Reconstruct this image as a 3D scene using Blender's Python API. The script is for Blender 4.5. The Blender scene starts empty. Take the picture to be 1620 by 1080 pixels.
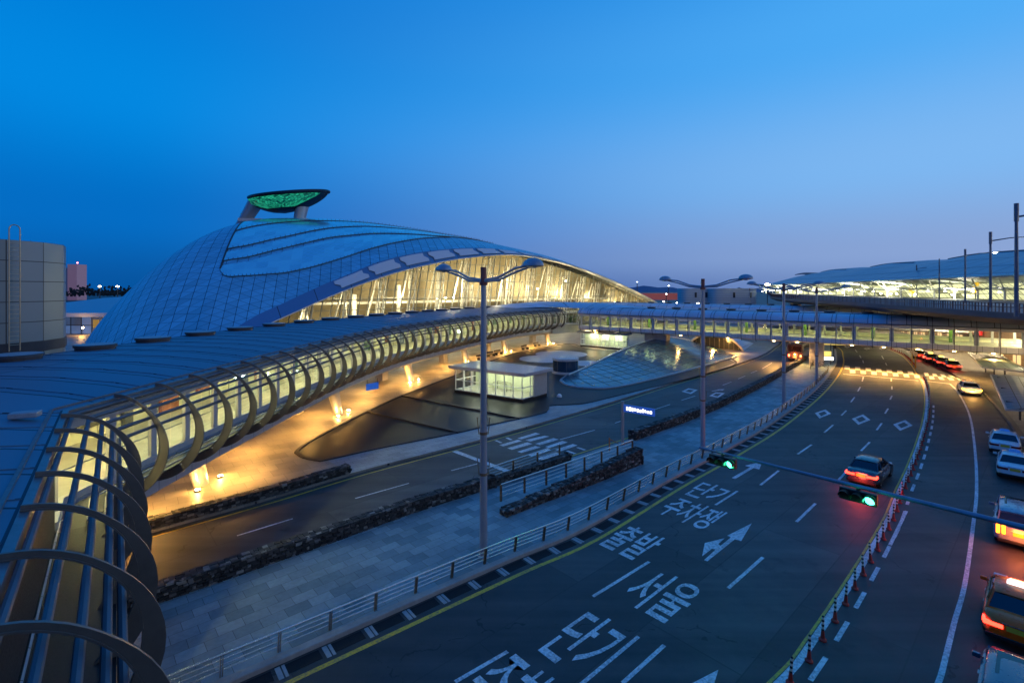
import bpy, bmesh, math, random
from mathutils import Vector as V, Matrix
from mathutils.geometry import tessellate_polygon
random.seed(7)
scene = bpy.context.scene
COL = scene.collection
R_ = math.radians
# survey of the place: eye height, and sight lines turned into points on the ground or at a known height
H = 12.7; F = 780.0; CX = 810.0; Y0 = 458.0
def G(px, py, z=0.0):
    d = F*(H-z)/(py-Y0); return V(((px-CX)*d/F, d, z))
def D(px, py, d):
    return V(((px-CX)*d/F, d, H-(py-Y0)*d/F))
Z = V((0, 0, 1))
def v3(p, z=None):
    return V((p[0], p[1], p[2] if z is None else z))

# ------------------------------------------------------------------ materials
MATS = {}
def srgb(r, g, b):
    f = lambda c: c/12.92 if c <= .04045 else ((c+.055)/1.055)**2.4
    return (f(r/255), f(g/255), f(b/255), 1)
def new_mat(name):
    m = bpy.data.materials.new(name); m.use_nodes = True
    nt = m.node_tree; b = nt.nodes['Principled BSDF']
    MATS[name] = m
    return m, nt, b
def N(nt, t, **kw):
    n = nt.nodes.new(t)
    for k, v in kw.items(): setattr(n, k, v)
    return n
def math_(nt, op, a, b=None, c=None):
    n = N(nt, 'ShaderNodeMath', operation=op)
    for i, x in enumerate((a, b, c)):
        if x is None: continue
        if isinstance(x, (int, float)): n.inputs[i].default_value = x
        else: nt.links.new(x, n.inputs[i])
    return n.outputs[0]
def mixc(nt, f, a, b):
    n = N(nt, 'ShaderNodeMix', data_type='RGBA')
    for s, x in ((n.inputs[0], f), (n.inputs[6], a), (n.inputs[7], b)):
        if hasattr(x, 'links') or hasattr(x, 'is_linked'): nt.links.new(x, s)
        elif isinstance(x, (int, float)): s.default_value = x
        else: s.default_value = tuple(x) if len(x) == 4 else (*x, 1)
    return n.outputs[2]
def coords(nt, kind='Object'):
    return N(nt, 'ShaderNodeTexCoord').outputs[kind]
def noise(nt, vec, scale, detail=4, rough=.55):
    n = N(nt, 'ShaderNodeTexNoise'); nt.links.new(vec, n.inputs['Vector'])
    n.inputs['Scale'].default_value = scale; n.inputs['Detail'].default_value = detail
    n.inputs['Roughness'].default_value = rough
    return n.outputs['Fac']
def M(name, col, rough=.5, metal=0., var=.25, scale=3., bump=0., bscale=30., emit=None, estr=0., coat=0., spec=.5):
    """painted, metal, stone or lamp surface with uneven tone and gloss"""
    if name in MATS: return MATS[name]
    m, nt, b = new_mat(name)
    c4 = (*col[:3], 1)
    if var or bump:
        tc = coords(nt)
        f = noise(nt, tc, scale, 5)
        f2 = noise(nt, tc, scale*7, 3)
        ff = math_(nt, 'ADD', math_(nt, 'MULTIPLY', f, .65), math_(nt, 'MULTIPLY', f2, .35))
        lo = tuple(x*(1-var) for x in col[:3]); hi = tuple(min(1, x*(1+var)) for x in col[:3])
        mr = N(nt, 'ShaderNodeMapRange'); nt.links.new(ff, mr.inputs[0]); mr.inputs[1].default_value = .3; mr.inputs[2].default_value = .7
        nt.links.new(mixc(nt, mr.outputs[0], lo, hi), b.inputs['Base Color'])
        r2 = N(nt, 'ShaderNodeMapRange'); nt.links.new(f2, r2.inputs[0])
        r2.inputs[1].default_value = .3; r2.inputs[2].default_value = .7
        r2.inputs[3].default_value = max(0, rough-.1*min(1, var*3)); r2.inputs[4].default_value = min(1, rough+.1*min(1, var*3))
        nt.links.new(r2.outputs[0], b.inputs['Roughness'])
        if bump:
            bn = N(nt, 'ShaderNodeBump'); bn.inputs['Strength'].default_value = bump; bn.inputs['Distance'].default_value = .02
            nt.links.new(noise(nt, tc, bscale, 4), bn.inputs['Height']); nt.links.new(bn.outputs[0], b.inputs['Normal'])
    else:
        b.inputs['Base Color'].default_value = c4; b.inputs['Roughness'].default_value = rough
    b.inputs['Metallic'].default_value = metal
    b.inputs['Coat Weight'].default_value = coat
    b.inputs['Specular IOR Level'].default_value = spec
    if emit:
        b.inputs['Emission Color'].default_value = (*emit[:3], 1); b.inputs['Emission Strength'].default_value = estr
    return m
def uv_lines(nt, specs):
    """specs: list of (a, b, spacing, width): a line wherever fract((a*u+b*v)/spacing) is near 0"""
    uv = coords(nt, 'UV'); sp = N(nt, 'ShaderNodeSeparateXYZ'); nt.links.new(uv, sp.inputs[0])
    out = None
    for a, b, s, w in specs:
        x = math_(nt, 'ADD', math_(nt, 'MULTIPLY', sp.outputs[0], a/s), math_(nt, 'MULTIPLY', sp.outputs[1], b/s))
        x = math_(nt, 'LESS_THAN', math_(nt, 'FRACT', math_(nt, 'ADD', x, 100.)), w/s)
        out = x if out is None else math_(nt, 'MAXIMUM', out, x)
    return out, sp
def M_lines(name, col, linecol, specs, rough=.4, metal=.3, cell=(2.5, 2.5), cellvar=.2, emit=None, estr=0., lrough=.6, spec=.5, bump=0.):
    """sheet or glass panels set out by UV in metres: joints between panels, each panel a little different"""
    if name in MATS: return MATS[name]
    m, nt, b = new_mat(name)
    ln, sp = uv_lines(nt, specs)
    cx = math_(nt, 'FLOOR', math_(nt, 'DIVIDE', sp.outputs[0], cell[0])); cy = math_(nt, 'FLOOR', math_(nt, 'DIVIDE', sp.outputs[1], cell[1]))
    cb = N(nt, 'ShaderNodeCombineXYZ'); nt.links.new(cx, cb.inputs[0]); nt.links.new(cy, cb.inputs[1])
    wn = N(nt, 'ShaderNodeTexWhiteNoise', noise_dimensions='3D'); nt.links.new(cb.outputs[0], wn.inputs[0])
    dirt = noise(nt, coords(nt), .35, 6)
    t = math_(nt, 'ADD', math_(nt, 'MULTIPLY', wn.outputs[0], .6), math_(nt, 'MULTIPLY', dirt, .4))
    lo = tuple(x*(1-cellvar) for x in col[:3]); hi = tuple(min(1, x*(1+cellvar)) for x in col[:3])
    base = mixc(nt, t, lo, hi)
    nt.links.new(mixc(nt, ln, base, linecol), b.inputs['Base Color'])
    rr = math_(nt, 'ADD', math_(nt, 'MULTIPLY', ln, lrough-rough), math_(nt, 'ADD', rough-.04, math_(nt, 'MULTIPLY', dirt, .08)))
    nt.links.new(rr, b.inputs['Roughness'])
    b.inputs['Metallic'].default_value = metal; b.inputs['Specular IOR Level'].default_value = spec
    if bump:
        bn = N(nt, 'ShaderNodeBump'); bn.inputs['Strength'].default_value = bump; bn.inputs['Distance'].default_value = .05
        h = math_(nt, 'SUBTRACT', math_(nt, 'MULTIPLY', noise(nt, coords(nt), .8, 2), .4), ln)
        nt.links.new(h, bn.inputs['Height']); nt.links.new(bn.outputs[0], b.inputs['Normal'])
    if emit:
        e = mixc(nt, ln, emit, (0, 0, 0))
        nt.links.new(e, b.inputs['Emission Color'])
        nt.links.new(math_(nt, 'MULTIPLY', math_(nt, 'POWER', t, 1.6), estr), b.inputs['Emission Strength'])
    return m
def M_glass(name, tint=(.9, .95, 1), refl=.05, rough=.02):
    """thin window glass: mostly clear, some mirror that grows at grazing angles"""
    if name in MATS: return MATS[name]
    m, nt, b = new_mat(name); nt.nodes.remove(b)
    out = nt.nodes['Material Output']
    tr = N(nt, 'ShaderNodeBsdfTransparent'); tr.inputs[0].default_value = (*tint, 1)
    gl = N(nt, 'ShaderNodeBsdfGlossy'); gl.inputs[0].default_value = (.9, .95, 1, 1)
    tc = coords(nt)
    nt.links.new(math_(nt, 'ADD', rough, math_(nt, 'MULTIPLY', noise(nt, tc, 1.5), .04)), gl.inputs['Roughness'])
    fr = N(nt, 'ShaderNodeLayerWeight'); fr.inputs[0].default_value = .5
    f = math_(nt, 'MINIMUM', math_(nt, 'ADD', math_(nt, 'MULTIPLY', math_(nt, 'POWER', fr.outputs['Facing'], 4.5), .8), refl), .9)
    mx = N(nt, 'ShaderNodeMixShader'); nt.links.new(f, mx.inputs[0]); nt.links.new(tr.outputs[0], mx.inputs[1]); nt.links.new(gl.outputs[0], mx.inputs[2])
    nt.links.new(mx.outputs[0], out.inputs[0])
    return m
def M_paving(name, cols, size=(.6, .3), rot=0., rough=.7, mortar=(.03, .03, .03), msize=.008, bump=.4, wet=0.):
    if name in MATS: return MATS[name]
    m, nt, b = new_mat(name)
    mp = N(nt, 'ShaderNodeMapping'); nt.links.new(coords(nt), mp.inputs[0]); mp.inputs['Rotation'].default_value = (0, 0, rot)
    br = N(nt, 'ShaderNodeTexBrick'); nt.links.new(mp.outputs[0], br.inputs[0])
    br.inputs['Scale'].default_value = 1; br.inputs['Brick Width'].default_value = size[0]; br.inputs['Row Height'].default_value = size[1]
    br.inputs['Mortar Size'].default_value = msize; br.inputs['Mortar Smooth'].default_value = .3
    br.inputs['Color1'].default_value = (*cols[0], 1); br.inputs['Color2'].default_value = (*cols[1], 1); br.inputs['Mortar'].default_value = (*mortar, 1)
    big = noise(nt, coords(nt), .25, 5, .65); sm = noise(nt, coords(nt), 6, 4)
    dirt = math_(nt, 'ADD', math_(nt, 'MULTIPLY', big, .7), math_(nt, 'MULTIPLY', sm, .3))
    mr = N(nt, 'ShaderNodeMapRange'); nt.links.new(dirt, mr.inputs[0]); mr.inputs[1].default_value = .3; mr.inputs[2].default_value = .7
    mr.inputs[3].default_value = .55; mr.inputs[4].default_value = 1.25
    vm = N(nt, 'ShaderNodeVectorMath', operation='SCALE'); nt.links.new(br.outputs[0], vm.inputs[0]); nt.links.new(mr.outputs[0], vm.inputs['Scale'])
    nt.links.new(vm.outputs[0], b.inputs['Base Color'])
    nt.links.new(math_(nt, 'ADD', rough-.15, math_(nt, 'MULTIPLY', sm, .3)), b.inputs['Roughness'])
    bn = N(nt, 'ShaderNodeBump'); bn.inputs['Strength'].default_value = bump; bn.inputs['Distance'].default_value = .01
    nt.links.new(math_(nt, 'SUBTRACT', math_(nt, 'MULTIPLY', sm, .5), br.outputs['Fac']), bn.inputs['Height']); nt.links.new(bn.outputs[0], b.inputs['Normal'])
    return m
def M_asphalt(name, col, col2):
    if name in MATS: return MATS[name]
    m, nt, b = new_mat(name)
    tc = coords(nt)
    big = noise(nt, tc, .12, 6, .6); mid = noise(nt, tc, 1.3, 5, .65); fine = noise(nt, tc, 40, 3, .7)
    # tyre-polished streaks along the carriageway
    mp = N(nt, 'ShaderNodeMapping'); nt.links.new(tc, mp.inputs[0]); mp.inputs['Rotation'].default_value = (0, 0, R_(-42)); mp.inputs['Scale'].default_value = (.03, .6, 1)
    st = noise(nt, mp.outputs[0], 1.6, 4)
    t = math_(nt, 'ADD', math_(nt, 'MULTIPLY', big, .4), math_(nt, 'ADD', math_(nt, 'MULTIPLY', mid, .25), math_(nt, 'MULTIPLY', st, .35)))
    mr = N(nt, 'ShaderNodeMapRange'); nt.links.new(t, mr.inputs[0]); mr.inputs[1].default_value = .38; mr.inputs[2].default_value = .62
    c = mixc(nt, mr.outputs[0], col, col2)
    sp = N(nt, 'ShaderNodeMapRange'); nt.links.new(fine, sp.inputs[0]); sp.inputs[1].default_value = .3; sp.inputs[2].default_value = .75; sp.inputs[3].default_value = .7; sp.inputs[4].default_value = 1.5
    vm = N(nt, 'ShaderNodeVectorMath', operation='SCALE'); nt.links.new(c, vm.inputs[0]); nt.links.new(sp.outputs[0], vm.inputs['Scale'])
    # cracks
    vo = N(nt, 'ShaderNodeTexVoronoi', feature='DISTANCE_TO_EDGE'); vo.inputs['Scale'].default_value = .09
    wv = N(nt, 'ShaderNodeVectorMath', operation='ADD'); nt.links.new(tc, wv.inputs[0])
    nz = N(nt, 'ShaderNodeTexNoise'); nz.inputs['Scale'].default_value = .8; nz.inputs['Detail'].default_value = 5; nt.links.new(tc, nz.inputs[0])
    sc = N(nt, 'ShaderNodeVectorMath', operation='SCALE'); sc.inputs['Scale'].default_value = 2.2; nt.links.new(nz.outputs['Color'], sc.inputs[0]); nt.links.new(sc.outputs[0], wv.inputs[1])
    nt.links.new(wv.outputs[0], vo.inputs['Vector'])
    cr = math_(nt, 'MULTIPLY', math_(nt, 'LESS_THAN', vo.outputs[0], .0035), math_(nt, 'GREATER_THAN', mid, .5))
    ob = N(nt, 'ShaderNodeMapping'); nt.links.new(tc, ob.inputs[0]); ob.inputs['Rotation'].default_value = (0, 0, R_(-42))
    bk = N(nt, 'ShaderNodeTexBrick'); nt.links.new(ob.outputs[0], bk.inputs[0]); bk.inputs['Scale'].default_value = 1; bk.inputs['Brick Width'].default_value = 11; bk.inputs['Row Height'].default_value = 3.5; bk.inputs['Mortar Size'].default_value = .025
    bk.inputs['Color1'].default_value = (.58, .58, .60, 1); bk.inputs['Color2'].default_value = (1.35, 1.34, 1.32, 1); bk.inputs['Mortar'].default_value = (.35, .35, .35, 1)
    ml = N(nt, 'ShaderNodeMix', data_type='RGBA', blend_type='MULTIPLY'); ml.inputs[0].default_value = .75; nt.links.new(vm.outputs[0], ml.inputs[6]); nt.links.new(bk.outputs[0], ml.inputs[7])
    oil = N(nt, 'ShaderNodeMapRange'); nt.links.new(noise(nt, tc, .55, 6, .7), oil.inputs[0]); oil.inputs[1].default_value = .58; oil.inputs[2].default_value = .7; oil.inputs[4].default_value = .6
    base_ = mixc(nt, oil.outputs[0], ml.outputs[2], (.014, .014, .016))
    nt.links.new(mixc(nt, math_(nt, 'MULTIPLY', cr, .8), base_, (.008, .008, .009)), b.inputs['Base Color'])
    nt.links.new(math_(nt, 'ADD', .42, math_(nt, 'MULTIPLY', mid, .35)), b.inputs['Roughness'])
    bn = N(nt, 'ShaderNodeBump'); bn.inputs['Strength'].default_value = .35; bn.inputs['Distance'].default_value = .01
    nt.links.new(fine, bn.inputs['Height']); nt.links.new(bn.outputs[0], b.inputs['Normal'])
    return m
def M_paint(name, col):
    """worn road paint"""
    if name in MATS: return MATS[name]
    m, nt, b = new_mat(name); tc = coords(nt)
    f = noise(nt, tc, 9, 6, .7); g = noise(nt, tc, .7, 3)
    w = math_(nt, 'ADD', math_(nt, 'MULTIPLY', f, .7), math_(nt, 'MULTIPLY', g, .3))
    mr = N(nt, 'ShaderNodeMapRange'); nt.links.new(w, mr.inputs[0]); mr.inputs[1].default_value = .43; mr.inputs[2].default_value = .6
    nt.links.new(mixc(nt, math_(nt, 'MULTIPLY', mr.outputs[0], .72), col, (.1, .1, .1)), b.inputs['Base Color'])
    b.inputs['Roughness'].default_value = .55
    return m
def M_emit(name, col, s, base=(.6, .6, .6)):
    return M(name, base, rough=.4, var=0, emit=col, estr=s)

# ------------------------------------------------------------------ meshes
class MB:
    def __init__(s): s.v = []; s.f = []; s.uv = {}
    def add(s, vs, fs, uvs=None):
        o = len(s.v); s.v += [V(p) for p in vs]
        for k, f in enumerate(fs):
            if uvs: s.uv[len(s.f)] = [uvs[i] for i in f]
            s.f.append([o+i for i in f])
        return s
    def quad(s, a, b, c, d, uv=None): return s.add([a, b, c, d], [(0, 1, 2, 3)], uv)
    def grid(s, rows, uvs=None, close=False):
        n = len(rows); m = len(rows[0]); vs = [p for r in rows for p in r]
        fs = []
        for i in range(n-1):
            for j in range(m if close else m-1):
                k = (j+1) % m
                fs.append((i*m+j, i*m+k, (i+1)*m+k, (i+1)*m+j))
        return s.add(vs, fs, [u for r in uvs for u in r] if uvs else None)
    def box(s, c, size, rz=0., x=None, y=None, z=None):
        c = V(c)
        if x is None:
            x = V((math.cos(rz), math.sin(rz), 0)); y = V((-math.sin(rz), math.cos(rz), 0)); z = Z
        hx, hy, hz = x*size[0]/2, y*size[1]/2, z*size[2]/2
        vs = [c+a*hx+b*hy+d*hz for d in (-1, 1) for a, b in ((-1, -1), (1, -1), (1, 1), (-1, 1))]
        return s.add(vs, [(3, 2, 1, 0), (4, 5, 6, 7), (0, 1, 5, 4), (1, 2, 6, 5), (2, 3, 7, 6), (3, 0, 4, 7)])
    def beam(s, p, q, w, h, up=Z):
        p = V(p); q = V(q); y = (q-p); L = y.length
        if L < 1e-6: return s
        y /= L
        x = y.cross(up)
        if x.length < 1e-4: x = y.cross(V((0, 1, 0)))
        x.normalize(); z = x.cross(y)
        return s.box((p+q)/2, (w, L, h), x=x, y=y, z=z)
    def tube(s, pts, r, n=8, closed=False, caps=True):
        pts = [V(p) for p in pts]; m = len(pts); rows = []; px = None
        for i, p in enumerate(pts):
            a = pts[(i-1) % m] if (i > 0 or closed) else p; b = pts[(i+1) % m] if (i < m-1 or closed) else p
            t = (b-a).normalized()
            if px is None:
                px = t.cross(Z)
                if px.length < 1e-3: px = t.cross(V((0, 1, 0)))
            px = (px-t*px.dot(t)).normalized(); py = t.cross(px)
            rr = r[i] if isinstance(r, (list, tuple)) else r
            rows.append([p+px*rr*math.cos(2*math.pi*k/n)+py*rr*math.sin(2*math.pi*k/n) for k in range(n)])
        if closed: rows.append(rows[0])
        s.grid(rows, close=True)
        if caps and not closed:
            s.add(rows[0], [tuple(range(n))[::-1]]); s.add(rows[-1], [tuple(range(n))])
        return s
    def sweep(s, frames, prof, closed=True, caps=True, vlen=None):
        """frames: list of (pos, right, up) ; prof: list of (o, z)"""
        rows = [[p+r*o+u*z for o, z in prof] for p, r, u in frames]
        ac = [0.]
        for i in range(1, len(frames)): ac.append(ac[-1]+(frames[i][0]-frames[i-1][0]).length)
        pl = [0.]
        pp = list(prof)+([prof[0]] if closed else [])
        for i in range(1, len(pp)): pl.append(pl[-1]+math.hypot(pp[i][0]-pp[i-1][0], pp[i][1]-pp[i-1][1]))
        if closed:
            rows = [r+[r[0]] for r in rows]
        s.grid(rows, [[(a, b) for b in pl] for a in ac])
        if closed and caps:
            k = len(prof)
            s.add(rows[0][:k], [tuple(range(k))]); s.add(rows[-1][:k], [tuple(range(k))[::-1]])
        return s
    def prism(s, poly, z0, z1):
        n = len(poly); b = [v3(p, z0) for p in poly]; t = [v3(p, z1) for p in poly]
        tri = tessellate_polygon([[V((p[0], p[1], 0)) for p in poly]])
        s.add(t, [tuple(f) for f in tri], [(p.x, p.y) for p in t])
        s.add(b, [tuple(f)[::-1] for f in tri])
        s.add(b+t, [(i, (i+1) % n, n+(i+1) % n, n+i) for i in range(n)])
        return s
    def lathe(s, prof, c=(0, 0, 0), n=24, caps=True):
        c = V(c)
        rows = [[c+V((r*math.cos(2*math.pi*k/n), r*math.sin(2*math.pi*k/n), z)) for k in range(n)] for r, z in prof]
        per = 2*math.pi*max(p[0] for p in prof)
        s.grid([r+[r[0]] for r in rows], [[(per*k/n, z) for k in range(n+1)] for r_, z in prof])
        if caps:
            if prof[0][0] > 1e-4: s.add(rows[0], [tuple(range(n))[::-1]])
            if prof[-1][0] > 1e-4: s.add(rows[-1], [tuple(range(n))])
        return s
    def build(s, name, mat, parent=None, smooth=30, bevel=0., recalc=True):
        org = V((0, 0, 0)); q = parent
        while q is not None: org += q.location; q = q.parent
        me = bpy.data.meshes.new(name); me.from_pydata([tuple(p-org) for p in s.v], [], s.f)
        if s.uv:
            uvl = me.uv_layers.new(name='UVMap')
            for p in me.polygons:
                if p.index in s.uv:
                    for k, li in enumerate(p.loop_indices): uvl.data[li].uv = s.uv[p.index][k]
        bm = bmesh.new(); bm.from_mesh(me)
        bmesh.ops.remove_doubles(bm, verts=bm.verts, dist=1e-5)
        if recalc: bmesh.ops.recalc_face_normals(bm, faces=bm.faces)
        bm.to_mesh(me); bm.free()
        if smooth:
            for p in me.polygons: p.use_smooth = True
            me.set_sharp_from_angle(angle=R_(smooth))
        me.materials.append(mat)
        o = bpy.data.objects.new(name, me); COL.objects.link(o)
        if parent is not None: o.parent = parent
        if bevel:
            bv = o.modifiers.new('bevel', 'BEVEL'); bv.width = bevel; bv.segments = 2; bv.limit_method = 'ANGLE'; bv.angle_limit = R_(40)
        return o
def tag(o, label=None, cat=None, group=None, kind=None):
    if label: o['label'] = label
    if cat: o['category'] = cat
    if group: o['group'] = group
    if kind: o['kind'] = kind
    return o
def thing(name, loc, label, cat, group=None):
    o = bpy.data.objects.new(name, None); COL.objects.link(o); o.location = loc; o.empty_display_size = .3
    return tag(o, label, cat, group)
def copy_tree(o, parent=None):
    c = o.copy(); COL.objects.link(c)
    c.parent = parent
    for ch in o.children: copy_tree(ch, c)
    return c
def lamp(kind, loc, energy, col, size=.5, rot=None, spot=None, blend=.6):
    l = bpy.data.lights.new('lamp_light', kind); l.energy = energy; l.color = col
    if kind == 'AREA': l.size = size; l.shape = 'DISK'
    elif kind == 'SUN': pass
    else: l.shadow_soft_size = size
    if kind == 'SPOT': l.spot_size = spot; l.spot_blend = blend
    o = bpy.data.objects.new('lamp_light', l); o.location = loc
    if rot: o.rotation_euler = rot
    COL.objects.link(o); return o

# ------------------------------------------------------------------ curves
def smooth_pts(pts, step=1.0):
    pts = [V((p[0], p[1], 0)) for p in pts]
    out = []
    P = [pts[0]*2-pts[1]]+pts+[pts[-1]*2-pts[-2]]
    for i in range(1, len(P)-2):
        a, b, c, d = P[i-1:i+3]; n = max(2, int((c-b).length/step))
        for k in range(n):
            t = k/n
            out.append(.5*((2*b)+(c-a)*t+(2*a-5*b+4*c-d)*t*t+(3*b-a-3*c+d)*t**3))
    out.append(pts[-1]); return out
class Path:
    def __init__(s, pts):
        s.p = [V((p[0], p[1], 0)) for p in pts]; s.c = [0.]
        for i in range(1, len(s.p)): s.c.append(s.c[-1]+(s.p[i]-s.p[i-1]).length)
        s.L = s.c[-1]
    def at(s, t):
        t = min(max(t, -1e9), 1e9)
        i = 1
        while i < len(s.c)-1 and s.c[i] < t: i += 1
        a, b = s.p[i-1], s.p[i]; d = (b-a).normalized()
        return a+d*(t-s.c[i-1]), d
    def pt(s, t, o=0., z=0.):
        p, d = s.at(t); return p+V((d.y, -d.x, 0))*o+Z*z
    def near(s, q):
        best = (1e9, 0)
        for i in range(1, len(s.p)):
            a, b = s.p[i-1], s.p[i]; ab = b-a; k = max(0, min(1, (V((q[0], q[1], 0))-a).dot(ab)/ab.length_squared))
            dd = (a+ab*k-V((q[0], q[1], 0))).length
            if dd < best[0]: best = (dd, s.c[i-1]+ab.length*k)
        return best[1]
    def frames(s, t0=0., t1=None, step=None):
        """mitred frames along the path, 'right' scaled so that offsets stay parallel"""
        t1 = s.L if t1 is None else t1
        ts = [t for t in s.c if t0+1e-3 < t < t1-1e-3]
        ts = [t0]+ts+[t1]
        out = []
        for t in ts:
            p, _ = s.at(t)
            d1 = s.at(t-1e-3)[1] if t > t0 else s.at(t+1e-3)[1]
            d2 = s.at(t+1e-3)[1] if t < t1 else d1
            m = (d1+d2).normalized(); r = V((m.y, -m.x, 0)); n1 = V((d1.y, -d1.x, 0))
            out.append((p, r/max(.4, r.dot(n1)), Z))
        return out
def offset(pts, o):
    P = Path(pts); return [p+r*o for p, r, u in P.frames()]
def strip(mb, A, B, z, n=80, thick=0.):
    """sheet between two curves"""
    a = Path(A); b = Path(B)
    ra = [a.pt(a.L*i/n, 0, z) for i in range(n+1)]; rb = [b.pt(b.L*i/n, 0, z) for i in range(n+1)]
    mb.grid([ra, rb], [[(p.x, p.y) for p in ra], [(p.x, p.y) for p in rb]])
    if thick:
        mb.grid([ra, [p-Z*thick for p in ra]]); mb.grid([rb, [p-Z*thick for p in rb]])
        mb.quad(ra[0], rb[0], rb[0]-Z*thick, ra[0]-Z*thick); mb.quad(ra[-1], rb[-1], rb[-1]-Z*thick, ra[-1]-Z*thick)
    return mb
def line_on_road(mb, pts, w, z=.006):
    P = Path(pts); fr = P.frames()
    mb.grid([[p+r*(-w/2)+Z*z for p, r, u in fr], [p+r*(w/2)+Z*z for p, r, u in fr]])
def interp(tab, x):
    """smooth interpolation of sorted (x, y)"""
    if x <= tab[0][0]: return tab[0][1]
    if x >= tab[-1][0]: return tab[-1][1]
    for i in range(1, len(tab)):
        if x <= tab[i][0]: break
    x0, y0 = tab[i-1]; x1, y1 = tab[i]
    def sl(j):
        if j <= 0: j0, j1 = 0, 1
        elif j >= len(tab)-1: j0, j1 = len(tab)-2, len(tab)-1
        else: j0, j1 = j-1, j+1
        return (tab[j1][1]-tab[j0][1])/(tab[j1][0]-tab[j0][0])
    m0, m1 = sl(i-1), sl(i); h = x1-x0; t = (x-x0)/h
    return (2*t**3-3*t*t+1)*y0+(t**3-2*t*t+t)*h*m0+(-2*t**3+3*t*t)*y1+(t**3-t*t)*h*m1
# ================================================================== sky, camera
cam = bpy.data.cameras.new('camera'); co = bpy.data.objects.new('camera', cam); COL.objects.link(co)
co.location = (0, 0, H); co.rotation_euler = (R_(90), 0, 0)
cam.sensor_width = 36; cam.lens = F/1620*36; cam.shift_y = -(540-Y0)/1620; cam.clip_end = 20000; cam.clip_start = .05
scene.camera = co
scene.view_settings.view_transform = 'Standard'; scene.view_settings.look = 'None'
scene.view_settings.exposure = 0; scene.view_settings.gamma = 1
SUN_EL, SUN_AZ = R_(2), R_(62)       # just about set, beyond the terminal
w = bpy.data.worlds.new('World'); scene.world = w; w.use_nodes = True
nt = w.node_tree; bg = nt.nodes['Background']
sky = N(nt, 'ShaderNodeTexSky', sky_type='NISHITA'); sky.sun_disc = False; sky.sun_elevation = SUN_EL; sky.sun_rotation = SUN_AZ
sky.altitude = 0; sky.air_density = 1; sky.dust_density = 1.0; sky.ozone_density = 4
tc = N(nt, 'ShaderNodeTexCoord'); sp = N(nt, 'ShaderNodeSeparateXYZ'); nt.links.new(tc.outputs['Generated'], sp.inputs[0])
def ramp(stops):
    r = N(nt, 'ShaderNodeValToRGB'); cr = r.color_ramp
    cr.interpolation = 'EASE'
    while len(cr.elements) < len(stops): cr.elements.new(.5)
    for e, (p, c) in zip(cr.elements, stops): e.position = p; e.color = srgb(*c)
    nt.links.new(sp.outputs[2], r.inputs[0]); return r.outputs[0]
left = ramp([(0, (2, 84, 160)), (.12, (0, 108, 196)), (.3, (0, 135, 224)), (.5, (0, 120, 212)), (1, (0, 100, 200))])
right = ramp([(0, (108, 136, 192)), (.06, (134, 162, 212)), (.2, (124, 182, 240)), (.4, (78, 170, 244)), (.6, (40, 148, 234)), (1, (10, 90, 180))])
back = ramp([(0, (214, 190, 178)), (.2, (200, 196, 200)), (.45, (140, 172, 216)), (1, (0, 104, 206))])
az = N(nt, 'ShaderNodeMapRange', interpolation_type='SMOOTHSTEP'); nt.links.new(sp.outputs[0], az.inputs[0])
az.inputs[1].default_value = -.62; az.inputs[2].default_value = .7
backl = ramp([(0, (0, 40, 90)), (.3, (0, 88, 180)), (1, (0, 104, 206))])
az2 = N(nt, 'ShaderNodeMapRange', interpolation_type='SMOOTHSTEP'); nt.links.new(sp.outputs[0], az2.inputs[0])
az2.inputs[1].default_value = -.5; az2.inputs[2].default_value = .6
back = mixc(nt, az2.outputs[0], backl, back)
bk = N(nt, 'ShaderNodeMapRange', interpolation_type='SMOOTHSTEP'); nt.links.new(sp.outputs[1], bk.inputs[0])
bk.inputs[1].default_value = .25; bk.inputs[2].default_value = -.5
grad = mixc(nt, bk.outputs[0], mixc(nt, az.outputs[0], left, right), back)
ns = N(nt, 'ShaderNodeVectorMath', operation='SCALE'); nt.links.new(sky.outputs[0], ns.inputs[0]); ns.inputs['Scale'].default_value = .005
ad = N(nt, 'ShaderNodeVectorMath', operation='ADD'); nt.links.new(grad, ad.inputs[0]); nt.links.new(ns.outputs[0], ad.inputs[1])
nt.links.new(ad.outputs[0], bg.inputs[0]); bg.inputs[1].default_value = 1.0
sun = lamp('SUN', (60, 40, 60), .12, (1, .72, .66)); sun.data.angle = R_(12); sun.name = 'sun'
sd = V((math.sin(SUN_AZ)*math.cos(R_(8)), math.cos(SUN_AZ)*math.cos(R_(8)), math.sin(R_(8))))
sun.rotation_euler = sd.to_track_quat('Z', 'Y').to_euler()

# ================================================================== ground, roads
AMBER = (1., .50, .11); WARM = (1., .8, .5)
A_main = M_asphalt('asphalt', (.015, .016, .018), (.086, .083, .078))
yellowP = M_paint('yellow_road_paint', (.9, .54, .02)); whiteP = M_paint('white_road_paint', (.8, .8, .8))
kerbM = M('kerb_stone', (.33, .32, .3), rough=.8, var=.25, scale=1.2, bump=.4)
pave = M_paving('promenade_paving', ((.27, .35, .37), (.14, .20, .215)), (.9, .6), R_(-42), .55)
plazaM = M_paving('plaza_paving', ((.30, .27, .22), (.22, .20, .17)), (1.2, 1.2), R_(-38), .5)
rpave = M_paving('forecourt_paving', ((.19, .18, .16), (.14, .135, .12)), (.4, .4), R_(-20), .7)

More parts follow.
